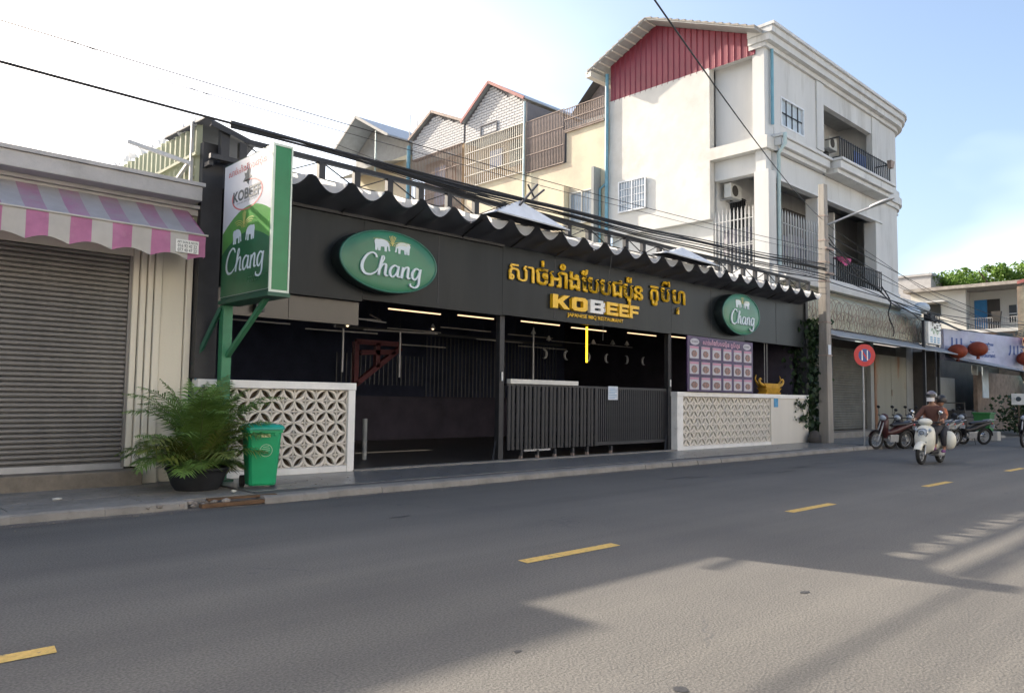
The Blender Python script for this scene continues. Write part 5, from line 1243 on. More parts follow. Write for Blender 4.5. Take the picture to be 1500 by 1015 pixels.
# lean-to front with curved green-grey sheets, razor wire
lt = thing('lean_to_roof', 'stained greenish corrugated lean-to roof with tin lip above the closed shutters', 'roof', (34, 13.6, 4.1))
for k in range(12):
    x0 = 27.25 + 1.22*k; b = B(); rings = []; nn = 8
    for i in range(nn+1):
        x = x0 + 1.2*i/nn; d = .03*(i % 2); rings.append([(x, 14.0-d, 6.05), (x, 13.55-d, 5.75), (x, 13.3-d, 5.2), (x, 13.2-d, 4.45)])
    vs = [p for r in rings for p in r]; b.add(vs, [(4*i+j, 4*i+4+j, 4*i+5+j, 4*i+1+j) for i in range(nn) for j in range(3)])
    part('curved_sheet', b, M_lean, lt)
part('tin_lip', B().add([(27.3,13.25,4.42),(42.2,13.25,4.42),(42.4,12.2,4.0),(28.4,12.2,4.0),(27.3,13.25,4.38),(42.2,13.25,4.38),(42.4,12.2,3.96),(28.4,12.2,3.96)], [(0,1,2,3),(7,6,5,4),(0,4,5,1),(1,5,6,2),(2,6,7,3),(3,7,4,0)]), M_leantop, lt)
rz_ = thing('razor_wire', 'tangled coils of razor wire strung along the lean-to roof', 'wire', (34, 13, 5))
for q, (yy, zz, rr0) in enumerate(((13.05, 5.15, .42), (13.0, 4.75, .36))):
    pts = []; 
    for k in range(420): 
        a_ = k*.62; pts.append((27.4 + k*.035, yy + rr0*.45*math.cos(a_)+.03*math.sin(k*.9), zz + rr0*math.sin(a_)*(1+.15*math.sin(k*.21))))
    part('wire_coil', B().tube(pts, .012, 3), M_rust, rz_)
# vine and weeds between the restaurant and the pole
vn = thing('climbing_vine', 'dark green climbing plant covering the gap between the restaurant and the pole', 'plant', (27.1, 12.9, 0.1))
random.seed(31); b = B()
part('backing', B().box((27.02, 13.35, 0), (27.8, 13.5, 4.5)), M_darkwall, vn)
for k in range(2600):
    z = .3 + 4.3*random.random()**.9; x = 26.95 + random.gauss(.35, .34); y = 13.0 + random.gauss(0, .22); s_ = random.uniform(.05, .11)
    d = Vector((random.gauss(0,1), random.gauss(-.6,1), random.gauss(0,1))).normalized(); a_ = d.cross(Vector((0,0,1))).normalized()*s_; c_ = d.cross(a_)*1.2; p = Vector((x, y, z))
    b.add([p-a_, p-c_, p+a_, p+c_], [(0,1,2,3)])
part('foliage', b, M_vine, vn, kind='stuff')
for k in range(5): part('stem', B().tube([(27.0+.15*k, 13.0, .1), (26.9+.2*k, 13.05, 1.5), (27.0+.1*k, 13.0, 3.2), (27.1+.1*k, 13.1, 4.6)], .018, 5), M_bark, vn)
solo('stone_heap', B().ell((26.75, 12.45, .25), (.35,.2,.3), 8, 5).ell((27.1,12.7,.2),(.3,.25,.25),7,4), M_darkwall, 'dark heap of rubble and weeds at the foot of the white wall end', 'rubble')
for k, (x, z) in enumerate(((26.2, 1.45), (26.3, .95))):
    b = B()
    for q in range(60):
        p = Vector((x+random.gauss(0,.25), 12.66+random.gauss(0,.04), z+random.gauss(0,.08))); a_ = Vector((random.gauss(0,1), random.gauss(0,.4), random.gauss(0,1))).normalized()*.06; c_ = a_.cross(Vector((0,1,.3))).normalized()*.045
        b.add([p-a_, p-c_, p+a_, p+c_], [(0,1,2,3)])
    solo('weed_tuft', b, M_vine, ['upper', 'lower'][k] + ' tuft of weeds growing out of the end of the white wall', 'weeds')

# ------------------------------------------------------------------ row houses along the lane behind the restaurant
def wallX(b, y0, y1, z0, z1, x0=WX, x1=WX+.3): return b.box((x0, y0, z0), (x1, y1, z1))
h1 = thing('row_house', 'yellow stained row house with brown mesh roof terrace next to the white house', 'house', (28, 24.8, 0.1), group='row houses in the lane')
b = B(); wallX(b, 22.3, 27.45, 0, 12.95); wallX(b, 22.3, 24.7, 12.952, 14.4); part('wall', b, M_yellowwall, h1)
part('roof_slab', B().box((WX-.1, 22.3, 14.402), (36, 24.75, 14.5)), M_rust, h1)
part('terrace_wall', B().box((WX+3, 24.7, 12.95), (WX+3.2, 27.45, 16.2)), M_greywall, h1)
winX(h1, 22.95, 24.35, 9.85, 11.3, WX-.05, 4, 1, M_whitep, M_greywall)
part('shade_fin', B().box((WX-.5, 22.55, 8.5), (WX, 22.7, 12.2)), M_greywall, h1); part('shade_fin', B().box((WX-.4, 24.5, 8.5), (WX, 24.62, 11.7)), M_yellowwall, h1)
mesh_bar = B().box((-.015,-.015,0),(.015,.015,1)).mesh('grille_bar', M_rust)
def grille(parent, y0, y1, z0, z1, n, mesh=mesh_bar, X=WX-.08, rails=4, m=None):
    for k in range(n): piece('grille_bar', mesh, parent, (X, y0+(y1-y0)*k/(n-1), z0), scale=(1,1,z1-z0))
    for k in range(rails):
        z = z0+(z1-z0)*k/(rails-1); part('grille_rail', B().bar((X-.02, y0, z), (X-.02, y1, z), .035), m or M_rust, parent)
grille(h1, 24.8, 27.4, 12.97, 15.6, 26); grille(h1, 22.3, 24.8, 14.5, 15.55, 24, rails=3)
b = B(); b.prism([(26.0,15),(30.0,15),(30.0,16.0),(27.8,18.05),(26.0,19.55)], lambda u, v: (32.0, u, v), lambda u, v: (32.3, u, v)); part('rear_gable', b, M_rust, h1)
part('rear_roof', B().add([(31.4,30.2,15.9),(31.4,26.0,19.65),(36,26.0,19.65),(36,30.2,15.9)], [(0,1,2,3)]), M_rooftind, h1)
greybar = B().box((-.016,-.016,0),(.016,.016,1)).mesh('grille_bar', M_whitep)
def gable_house(label, y0, yp, y1, z0, zp, z1, zblk, zbar, roofm, barm, barcount, blk=True, wallm=M_yellowwall, overhang=.5, recess=None):
    """y0 near side, y1 far side along the lane"""
    h = thing('row_house', label, 'house', (28, (y0+y1)/2, 0.1), group='row houses in the lane')
    b = B(); wallX(b, y0+.02, y1-.02, 0, zbar, WX, WX+.3); part('wall', b, wallm, h)
    ztop = lambda y: z0 + (zp-z0)*(y-y0)/(yp-y0) if y < yp else zp + (z1-zp)*(y-yp)/(y1-yp)
    if zblk > zbar:
        part('recessed_wall', B().box((WX+1.0, y0+.02, zbar), (WX+1.2, y1-.02, zblk)), recess or M_orangewall, h)
        part('shade_board', B().box((WX+.9, y0+.3, zbar+(zblk-zbar)*.35), (WX+.97, y0+(y1-y0)*.45, zblk-.3)), M_rustdoor, h); part('hanging_cloth', B().box((WX+.8, y0+(y1-y0)*.55, zbar+(zblk-zbar)*.4), (WX+.86, y0+(y1-y0)*.75, zblk-.5)), M_signpale, h)
        part('divider', B().box((WX+.02, y0+.02, zbar), (WX+1.0, y0+.2, zblk)), M_orangewall, h)
        grille(h, y0+.1, y1-.1, zbar, zblk, barcount, mesh=barm, m=(M_whitep if barm is greybar else M_rust), rails=5)
    po = [(y0+.02, zblk), (y1-.02, zblk), (y1-.02, z1-.05), (yp, zp-.05), (y0+.02, z0-.05)]
    part('gable_wall', B().prism(po, lambda u, v: (WX+.02, u, v), lambda u, v: (WX+.3, u, v)), M_blockjoint if blk else M_softgrey, h)
    if blk:
        bb = B(); bh = .155; bw_ = .40; r = 0; z = zblk+.02
        while z < zp:
            y = y0+.04 - (bw_/2 if r % 2 else 0)
            while y < y1-.04:
                a_ = max(y, y0+.04); c_ = min(y+bw_-.03, y1-.04); zt = z+bh-.035
                if c_-a_ > .08 and zt < min(ztop(a_), ztop(c_))-.06: bb.box((WX-.02, a_, z), (WX+.019, c_, zt))
                y += bw_
            z += bh; r += 1
        part('block_facing', bb, M_blockwall, h, kind='stuff')
    for (ya, za), (yb2, zb2) in (((y0-.12, z0-.05), (yp, zp)), ((yp, zp), (y1+.12, z1-.05))):
        b = B(); b.add([(WX-overhang, ya, za), (37, ya, za), (37, yb2, zb2), (WX-overhang, yb2, zb2), (WX-overhang, ya, za+.07), (37, ya, za+.07), (37, yb2, zb2+.07), (WX-overhang, yb2, zb2+.07)], [(0,3,2,1),(4,5,6,7),(0,1,5,4),(1,2,6,5),(2,3,7,6),(3,0,4,7)])
        rf = part('roof', b, M_rooftin, h)
        part('verge_board', B().bar((WX-overhang-.03, ya, za+.0), (WX-overhang-.03, yb2, zb2+.0), .05, .16), roofm, rf)
    return h
M_palewall = mat('pale_pink_wall', (0.50, 0.42, 0.36), .85, var=.12, scale=1.2, col2=(.36,.29,.25))
hA = gable_house('tallest lane house with pale block gable and red roof trim over a barred balcony', 27.55, 30.2, 32.35, 16.9, 18.5, 16.9, 15.65, 13.1, M_roofred, greybar, 30, overhang=.25)
part('party_wall', B().box((WX+.0, 27.46, 12.9), (WX+4, 27.54, 16.7)), M_blockjoint, hA)
part('down_pipe', B().tube([(WX-.15, 27.5, 8), (WX-.15, 27.5, 16.7)], .06), M_palepipe, hA)
bb = B()
for zz, za in ((16.3, 16.3), (15.75, 15.75)): bb.bar((WX-.05, 29.7, zz), (WX-.05, 31.0, zz), .05)
for yy in (29.7, 31.0): bb.bar((WX-.05, yy, 15.75), (WX-.05, yy, 16.3), .05)
part('gable_hatch', bb, M_blockjoint, hA)
gable_house('middle lane house with pale block gable and rusty barred front', 32.45, 35.25, 37.35, 17.0, 18.25, 17.1, 15.75, 11.0, M_rust, mesh_bar, 34, overhang=.2, recess=M_palewall)
hC = gable_house('furthest lane house with open overhanging tin gable roof', 37.7, 41.2, 43.7, 17.1, 19.1, 17.5, 16.3, 16.3, M_softgrey, mesh_bar, 10, blk=False, overhang=1.6)
part('eave_post', B().bar((WX-1.2, 39.5, 15.0), (WX-1.2, 39.5, 17.9), .08), M_palepipe, hC)
part('down_pipe', B().tube([(WX-.15, 37.5, 8), (WX-.15, 37.5, 16.7)], .12), M_bluepipe, hC)
part('lean_roof', B().add([(WX-1.5, 38, 15.6), (WX-1.5, 43.5, 15.6), (WX+.0, 43.5, 16.0), (WX+.0, 38, 16.0)], [(0,1,2,3)]), M_rooftin, hC)
at = thing('tv_antenna', 'thin metal antenna frame rising beside the middle lane house roof', 'antenna', (WX+.4, 38.0, 17))
part('mast', B().bar((WX+.4, 38.2, 16.6), (WX+.4, 38.2, 19.0), .05).bar((WX+.4, 36.9, 18.3), (WX+.4, 38.2, 19.0), .04), M_dish, at); part('mast', B().bar((WX+.4, 37.4, 16.9), (WX+.4, 37.4, 18.6), .05), M_dish, at)

# ------------------------------------------------------------------ utility pole, street light, cables
po_ = thing('utility_pole', 'tall weathered concrete utility pole carrying cables and a street light arm', 'pole', (27.37, 12.3, 0.0))
b = B(); b.loft([[(27.37-w, 12.3-d, z), (27.37+w, 12.3-d, z), (27.37+w, 12.3+d, z), (27.37-w, 12.3+d, z)] for z, w, d in ((0,.22,.18),(9.5,.14,.11))], sm=False); part('shaft', b, M_pole, po_, bevel=.02)
for z in (5.9, 6.6, 7.4, 8.3, 3.2, 4.4): 
    w = .22-.08*z/9.5+.012; part('band', B().box((27.37-w, 12.3-w*.86, z), (27.37+w, 12.3+w*.86, z+.05)), M_rust, po_)
arm = part('lamp_arm', B().tube([(27.45, 12.2, 8.0), (27.5, 11.3, 8.25), (27.55, 10.5, 8.45)], .04), M_galv, po_)
b = B(); d = Vector((.02,-1,.22)).normalized(); p0 = Vector((27.55, 10.7, 8.42)); rings = []
for t, w, h in ((0,.05,.05),(.15,.10,.07),(.5,.13,.08),(.75,.10,.05),(.85,.03,.02)):
    c = p0 + d*t; rings.append([c+Vector((-w,0,0)), c+Vector((-w*.6,0,h)), c+Vector((w*.6,0,h)), c+Vector((w,0,0)), c+Vector((w*.6,0,-h*.5)), c+Vector((-w*.6,0,-h*.5))])
b.loft(rings); part('lamp_head', b, M_galv, arm)
part('meter_sticker', B().box((27.2, 12.105, 3.25), (27.42, 12.12, 3.6)), M_paper, po_)
part('clamp_bracket', B().bar((27.1, 12.1, 6.2), (27.7, 12.1, 6.2), .07).bar((27.1, 12.1, 7.1), (27.7, 12.1, 7.1), .07), M_rust, po_)
def cable(p, q, sag, r, label, grp=None, m=None, n=26, wob=0.0):
    p = Vector(p); q = Vector(q); pts = []
    for k in range(n+1):
        t = k/n; c = p.lerp(q, t); c.z -= 4*sag*t*(1-t)
        if wob: c += Vector((0, wob*math.sin(t*17+p.z*9), wob*math.sin(t*23+p.y*5)))
        pts.append(c)
    return solo('cable', B().tube(pts, r, 5), m or M_cable, label, 'cable', grp)
random.seed(41)
G1 = 'black cables bundled in front of the restaurant truss'
L1 = 'black utility cable in the bundle sagging in front of the restaurant truss'
cable((-22, 12.0, 6.6), (27.2, 12.1, 6.35), .55, .022, 'thickest black cable of the bundle running in front of the restaurant truss')
for k in range(10):
    cable((5.25, 12.45, 6.0+.012*k), (27.2, 12.1+random.uniform(-.1,.1), 6.3+random.uniform(-.45,.25)), .16+random.uniform(-.05,.12), random.choice([.012,.016,.021]), ['upper strand','second strand','third strand','middle strand','fifth strand','sixth strand','lowest strand','slack strand','short sagging strand','last thin strand'][k] + ' of thin black cable in the bundle before the restaurant truss', G1, wob=.02)
for k in range(5):
    cable((7.2+random.uniform(-.5,.5), 12.05, 5.95), (27.2, 12.1, 5.4+.22*k), .25+random.uniform(0,.3), .008, 'thin cable dropping from the bundle towards the pole below the main line', 'thin cables below the main bundle', wob=.04)
cable((-20, 12.4, 7.6), (27.3, 12.3, 7.1), .75, .009, 'topmost thin wire crossing the left sky above the cable bundle')
cable((-20, 12.2, 6.95), (27.3, 12.3, 6.9), .55, .007, 'second thin wire from the top crossing the left sky', m=M_cableg)
cable((-3, 16.0, 9.0), (11.0, 12.6, 5.9), .1, .006, 'very thin wire slanting down across the left sky towards the truss', m=M_cableg)
cable((27.3, 12.3, 8.2), (3.9, 3.6, 5.3), .25, .010, 'twisted dark wire slanting across the white house from the pole top to the upper edge')
bkt = thing('cable_bracket', 'dark metal cable bracket standing up above the white ridge hood', 'bracket', (12.0, 12.0, 5.6))
part('bracket_arm', B().bar((11.55, 12.05, 5.68), (12.2, 12.05, 6.36), .045), M_blackm, bkt); part('bracket_arm', B().bar((12.0, 12.05, 5.95), (12.42, 12.05, 6.28), .04).bar((11.9, 12.05, 6.3), (12.1, 12.05, 6.05), .03), M_blackm, bkt)
G2 = 'black cables running on to the right from the pole'
for k in range(8):
    cable((27.5, 12.2, 5.6+.35*k), (62, 11.6+random.uniform(-.5,.5), 6.3+random.uniform(-.3,.8)), .5+random.uniform(0,.6), random.choice([.01,.014,.02]), 'black cable running on to the right from the concrete pole', G2, wob=.03)
for k in range(6):
    cable((39.6, 12.5, 5.45+.03*k), (58, 12.2+.1*k, 5.9+.12*k), .35+.05*k, .022, 'thick sagging cable in the bundle above the lantern shop sign', 'thick cables above the lantern shop sign', wob=.05)
for k in range(3):
    cable((27.5, 12.2, 7.2+.2*k), (38.5+k, 12.7, 5.6-.1*k), .3+.15*k, .02, 'drooping cable from the pole down to the tangle at the shop corner', 'drooping cables to the shop corner', wob=.05)
tg = thing('cable_tangle', 'dark knot of coiled cables at the white house corner above the small sign', 'cable', (39.5, 12.6, 5.2)); random.seed(2)
for k in range(6):
    r = random.uniform(.25,.5); cx_ = 39.4+random.uniform(-.5,.5); cz_ = 5.5+random.uniform(-.25,.25)
    part('coil', B().tube([(cx_+r*math.cos(2*PI*q/14), 12.5+.1*math.sin(3*q), cz_+r*.6*math.sin(2*PI*q/14)) for q in range(14)], .025, 5, closed=True), M_cable, tg)
part('splice_box', B().box((38.9, 12.45, 5.45), (39.6, 12.75, 5.75)), M_cable, tg)
solo('loose_cable_loop', B().tube(catmull([(34.6,13.0,6.6),(35.3,12.9,6.0),(35.0,12.9,5.4),(35.6,12.9,4.8),(35.5,12.9,4.5)], 5), .03, 5), M_cable, 'thick black cable loop hanging over the lean-to roof', 'cable')
solo('plastic_sheet', B().ell((38.0,13.0,5.75),(1.0,.35,.3),10,6).ell((39.2,12.9,6.1),(.7,.3,.25),10,6), M_curtain, 'crumpled pale blue plastic sheet on the end of the lean-to roof', 'sheet')

# no-parking sign
ns_ = thing('no_parking_sign', 'round red and blue no parking sign on a thin white post', 'sign', (26.6, 10.65, 0.1))
part('post', B().tube([(26.6, 10.66, .0), (26.6, 10.66, 3.0)], .03), M_greybar, ns_)
part('post_joint', B().tube([(26.6, 10.66, 1.55), (26.6, 10.66, 1.62)], .042), M_greybar, ns_)
def disc(r, y0, y1, cx_=26.6, cz_=3.12, n=32, rin=0, wx=1.0):
    b = B(); A = [(cx_+r*wx*math.cos(2*PI*k/n), y0, cz_+r*math.sin(2*PI*k/n)) for k in range(n)]; D = [(a[0], y1, a[2]) for a in A]
    return b.loft([A, D])
nd = B()
rx_ = .38
nb_ = part('red_disc', disc(rx_, 0, .02, 0, 0), M_signred, ns_); nb_.location = Vector((26.6, 10.60, 3.14)) + OFF[ns_]; nb_.rotation_euler = (0,0,R_(-38))
bd = part('blue_disc', disc(rx_*.58, -.004, -.001, 0, 0), M_signblue, nb_)
part('red_slash', B().bar((-.14,-.007,.2), (.14,-.007,-.2), .006, .05), M_signred, nb_)
place_text('sign_digits', '11', -.11, .11, -.17, .17, -.0085, M_whitel, nb_, ext=.001, offset=.012, spacing=1.4)

# ------------------------------------------------------------------ right: lantern shop, far houses, tree
ls = thing('lantern_shop', 'dim shopfront beyond the white house with tin awning and hanging lanterns', 'shop', (46, 13.5, 0.1))
part('rear_wall', B().box((43.2, 15.0, 0), (60, 15.2, 4.6)), M_darkwall, ls)
part('side_wall', B().box((42.3, 13.4, 0), (42.5, 15.2, 4.2)), M_darkwall, ls)
part('grey_hoarding', B().box((42.6, 14.3, .1), (48.4, 14.4, 3.0)), M_greywall, ls)
part('steel_post', B().box((42.35, 13.2, .1), (42.47, 13.32, 5.2)), M_blackm, ls)
b = B(); b.add([(42.2,13.3,4.25),(52,12.6,3.6),(49.5,10.2,3.15),(41.8,12.3,3.75)], [(0,1,2,3)]); b.add([(42.2,13.3,4.21),(52,12.6,3.56),(49.5,10.2,3.11),(41.8,12.3,3.71)], [(3,2,1,0)]); part('tin_awning', b, M_leantop, ls)
part('shop_inner_wall', B().box((48.5, 13.2, .1), (60, 13.4, 3.4)), M_brick, ls)
part('hanging_cloth', B().box((46.6, 12.4, 1.9), (47.6, 12.45, 3.55)), M_curtain, ls); part('hanging_cloth', B().box((45.5, 12.6, 3.1), (46.5, 12.63, 3.6)), M_greywall, ls)
sgn = thing('shop_sign', 'long pale violet shop signboard with dark characters and lanterns beyond the white house', 'sign', (45, 12, 3.7))
A0 = Vector((42.0, 12.85, 0)); A1 = Vector((48.6, 11.0, 0)); dv = (A1-A0).normalized(); nv = Vector((dv.y, -dv.x, 0))
def sp(t, z, d): c = A0.lerp(A1, t) + nv*d; return (c.x, c.y, z)
def sbox(t0, t1, z0a, z0b, z1a, z1b, d0, d1):
    return B().add([sp(t0,z0a,d0), sp(t1,z0b,d0), sp(t1,z1b,d0), sp(t0,z1a,d0), sp(t0,z0a,d1), sp(t1,z0b,d1), sp(t1,z1b,d1), sp(t0,z1a,d1)], [(0,1,2,3),(7,6,5,4),(0,4,5,1),(1,5,6,2),(2,6,7,3),(3,7,4,0)])
part('board', sbox(0,1,3.75,3.45,5.3,5.15,0,-.2), M_signpale, sgn)
for t, s_, sz in ((.06,'川',.9),(.30,'洞',.75),(.47,'庭',.75),(.80,'川菜',.8)):
    me = text_mesh(s_, sz, .0, .02); a_, b_, c_, d_ = bounds(me); zb0 = 4.45 - .15*t
    for v in me.vertices: c = A0.lerp(A1, t) + dv*(v.co.x-a_)*1.3 + nv*.012; v.co = (c.x, c.y, zb0 - .1 + v.co.y*.75)
    me.materials.clear(); me.materials.append(M_signblue); part('character', me, M_signblue, sgn)
me = text_mesh('Restaurant', .3, .0, .01); a_, b_, c_, d_ = bounds(me)
for v in me.vertices: c = A0.lerp(A1, .40) + dv*(v.co.x-a_)*1.2 + nv*.012; v.co = (c.x, c.y, 4.0 + v.co.y)
me.materials.clear(); me.materials.append(M_signblue); part('small_print', me, M_signblue, sgn)
part('lower_light', sbox(.28,.62,3.62,3.5,3.78,3.66,.05,.02), M_paper, sgn)
for i, (t, z, s_, l_) in enumerate(((.055,4.15,.42,'dark red lantern at the left end of the violet signboard'),(.30,4.34,.44,'orange-red round lantern in the middle of the violet signboard'),(.93,4.0,.45,'red lantern at the right end of the violet signboard'),(1.02,5.0,.42,'dusty orange lantern hanging highest at the right frame edge'))):
    c = A0.lerp(A1, t) + nv*.45; x, y = c.x, c.y
    L_ = thing('lantern', l_, 'lantern', (x, y, z-s_*.8)); b = B(); n = 16; rings = []
    for k in range(9):
        ph = -PI/2+PI*(k+.6)/9.2; r = s_*math.cos(ph)*1.0*(1+.0); rings.append([(x+r*(1+.06*(q % 2))*math.cos(2*PI*q/n), y+r*(1+.06*(q % 2))*math.sin(2*PI*q/n), z+s_*.85*math.sin(ph)) for q in range(n)])
    b.loft(rings); part('shade', b, M_lant, L_); part('tassel', B().tube([(x,y,z-s_*.6),(x,y,z-s_*1.15)], [.06,.09], 6), M_lant, L_); part('cap', B().tube([(x,y,z+s_*.55),(x,y,z+s_*.8)], .10, 8), M_shrine, L_)
sg2 = thing('small_light_box', 'small square white light box sign on a thin black post beside the lantern shop', 'sign', (40.3, 12.4, 4))
part('box', B().box((38.6, 12.45, 4.35), (40.3, 12.75, 5.38)), M_whitel, sg2, bevel=.02)
bb = B()
for k in range(3): 
    for q in range(3): bb.box((38.8+.48*k, 12.44, 4.42+.10*q), (39.1+.48*k, 12.448, 4.47+.10*q))
part('print', bb, M_bluetag, sg2)
part('emblem', B().tube([(38.95+1.0*t/12, 12.442, 4.95+.13*math.sin(t*1.1)) for t in range(13)], .02, 4), M_printpale, sg2)
part('post', B().box((38.2, 12.5, .1), (38.32, 12.62, 5.4)), M_blackm, sg2)

fw_ = thing('far_white_house', 'far white two-storey house with blue door and grey flat roof edge', 'house', (61, 17, 0))
b = B(); b.box((60, 16.0+.9, 0), (60.3, 20.5, 9.6)); part('wall', b, M_farwhite, fw_)
part('balcony_rear_wall', B().box((62, 13.4, 6.4), (62.2, 17.3, 9.6)), M_farwhite, fw_); part('lower_wall', B().box((60, 12.5, 0), (60.3, 16.89, 6.6)), M_brick, fw_)
part('balcony_side', B().box((60.3, 17.2, 6.4), (62, 17.35, 9.6)), M_farwhite, fw_)
part('balcony_floor', B().box((59.9, 12.5, 6.5), (62, 16.89, 6.75)), M_moulding, fw_)
part('roof', B().box((59.3, 12.8, 9.62), (68, 20.8, 9.85)), M_tileroof, fw_)
part('door', B().box((61.93, 16.1, 6.76), (61.99, 16.9, 9.0)), M_bluedoor, fw_); part('doorway', B().box((61.94, 15.3, 6.76), (61.99, 16.08, 9.0)), M_darkwall, fw_)
f_ = part('window', B().box((61.93, 13.75, 7.3), (61.99, 14.75, 8.5)), M_glassd, fw_); part('frame', B().box((61.9, 14.22, 7.3), (61.92, 14.28, 8.5)).box((61.9, 13.75, 7.87), (61.92, 14.75, 7.93)), M_winframe, f_)
part('window', B().box((59.95, 18.5, 7.9), (59.99, 19.6, 8.7)), M_glassd, fw_); part('sunshade', B().box((59.2, 18.0, 8.78), (60, 20, 8.88)), M_moulding, fw_)
part('corner_post', B().tube([(59.85, 13.35, 4), (59.85, 13.35, 9.6)], .09), M_whitep, fw_)
bb = B()
for k in range(30): bb.bar((59.9, 12.6+.14*k, 6.76), (59.9, 12.6+.14*k, 7.5), .03)
part('railing', bb.bar((59.9,12.6,7.5),(59.9,16.8,7.5),.04), M_greybar, fw_, kind='stuff')
part('hung_bag', B().loft([[(59.8,14.8,7.2),(60,14.8,7.2),(60,15.2,7.2),(59.8,15.2,7.2)],[(59.75,14.7,7.9),(60,14.7,7.9),(60,15.3,7.9),(59.75,15.3,7.9)]], sm=False), M_darkwall, fw_)
bh = thing('blue_house', 'turquoise house with red tiled roof corner at the right frame edge', 'house', (56, 12, 0))
part('wall', B().box((57.2, 10.5, 0), (58, 12.75, 9.3)), M_bluebld, bh); part('brick_pier', B().box((57.6, 12.76, 6.0), (58.4, 13.25, 9.2)), M_brick, bh)
part('roof', B().add([(56.6,9.5,10.4),(56.6,13.0,9.4),(60,13.0,9.9),(60,9.5,10.9),(56.6,9.5,10.2),(56.6,13.0,9.2),(60,13.0,9.7),(60,9.5,10.7)], [(0,1,2,3),(7,6,5,4),(0,4,5,1),(1,5,6,2),(2,6,7,3),(3,7,4,0)]), M_roofred, bh)
part('wall_panel', B().box((57.15, 10.8, .2), (57.19, 12.2, 3.0)), M_paper, bh)
gb_ = thing('far_tower', 'pale grey block far behind, just right of the white house', 'building', (74, 24, 0)); part('wall', B().box((70, 22.3, 0), (78, 27, 12.4)), M_cornice, gb_); part('parapet', B().box((69.9, 22.2, 12.402), (78, 27, 12.6)), M_cornice, gb_)

tr_ = thing('leafy_tree', 'bright green leafy tree rising behind the far white house', 'tree', (75, 17.5, 0))
part('trunk', B().tube([(75,17.5,0),(75.2,17.4,4),(75,17.6,9),(75,17.2,12)], [.5,.4,.3,.15], 8), M_bark, tr_)
random.seed(51)
for k in range(7):
    a_ = 2*PI*k/7; part('limb', B().tube([(75,17.5,8+.3*k),(75+1.5*math.cos(a_),17.5+2.5*math.sin(a_),10.5+.2*k),(75+2.5*math.cos(a_),17.5+4.5*math.sin(a_),12.2+.2*k)], [.2,.12,.05], 6), M_bark, tr_)
b = B()
cl = [(random.gauss(0,2.0), random.uniform(-5.5,5.5), random.gauss(0,.9), random.uniform(.5,1.1)) for _ in range(120)]
for dx, dy, dz, r in cl:
    dx = max(-4, min(4, dx)); dy = max(-6.2, min(5.6, dy)); top = 13.3 - .045*dy*dy*.9
    c = Vector((75+dx, 17.3+dy, min(top, 12.2+dz)))
    for q in range(110):
        d = Vector((random.gauss(0,1), random.gauss(0,1), random.gauss(0,1))).normalized()*r*random.random()**.4; d.z *= .6; p = c+d; s_ = random.uniform(.07,.14)
        n_ = Vector((random.gauss(0,1), random.gauss(0,1), random.gauss(.5,1))).normalized(); a_ = n_.cross(Vector((0,0,1))).normalized()*s_; e_ = n_.cross(a_)
        b.add([p-a_, p-e_, p+a_, p+e_], [(0,1,2,3)])
part('crown', b, M_tree, tr_, kind='stuff')

# street level clutter to the right
sk = thing('green_skip', 'dark green skip bin standing on pale concrete blocks', 'bin', (38.3, 10.0, 0))
b = B(); b.loft([[(37.7,9.85,.40),(38.3,9.85,.40),(38.3,10.4,.40),(37.7,10.4,.40)], [(37.65,9.8,1.12),(38.35,9.8,1.12),(38.35,10.45,1.12),(37.65,10.45,1.12)]], sm=False); part('body', b, M_dump, sk, bevel=.02); part('lid', B().box((37.61,9.76,1.122),(38.39,10.49,1.2)), M_dump, sk, bevel=.02)
for i, (x0, y0, l_) in enumerate(((37.5, 10.25, 'left pale concrete block under the green skip'), (37.5, 9.5, 'right pale concrete block under the green skip'), (37.45, 10.85, 'pale concrete block left of the green skip'))):
    solo('concrete_block', B().box((x0, y0, 0.0), (x0+.5, y0+.5, .395)), M_concblk, l_, 'block', bevel=.02)
solo('wooden_cart', B().box((39.6, 11.3, .5), (41.2, 12.3, 1.25)).box((39.7, 11.4, 0.09), (39.85, 11.5, .5)).box((41.0,11.4,.09),(41.15,11.5,.5)).box((39.7,12.1,.09),(39.85,12.2,.5)).bar((39.6,11.3,1.6),(39.6,12.3,1.6),.05).bar((39.6,11.32,1.25),(39.6,11.32,1.6),.05).bar((39.6,12.28,1.25),(39.6,12.28,1.6),.05), M_darkwall, 'dark wooden stall cart in the shade behind the green skip', 'cart')
wc = thing('white_cube_sign', 'white square board with black dot among the plants at the right edge', 'sign', (45, 9.9, .3)); part('board', B().box((44.0, 9.9, 1.55), (44.1, 10.5, 2.1)), M_whitel, wc); part('dot', B().tube([(43.995,10.2,1.83),(43.985,10.2,1.83)], .12, 10), M_darkprint, wc); part('stake', B().box((44.03,10.18,0),(44.08,10.24,1.55)), M_bark, wc)
sh_ = thing('roadside_shrub', 'leafy shrub growing against the right-hand shops beside the green skip', 'plant', (46, 10.6, 0)); b = B(); random.seed(61)
for k in range(1400):
    p = Vector((46.5+random.gauss(0,.9), 10.3+random.gauss(0,.6), .2+1.9*random.random())); s_ = random.uniform(.06,.12); n_ = Vector((random.gauss(0,1), random.gauss(0,1), random.gauss(0,1))).normalized(); a_ = n_.cross(Vector((0,0,1))).normalized()*s_; e_ = n_.cross(a_); b.add([p-a_,p-e_,p+a_,p+e_], [(0,1,2,3)])
part('foliage', b, M_vine, sh_, kind='stuff'); part('stem', B().tube([(46.5,10.3,0),(46.4,10.4,1.6)], .05), M_bark, sh_)
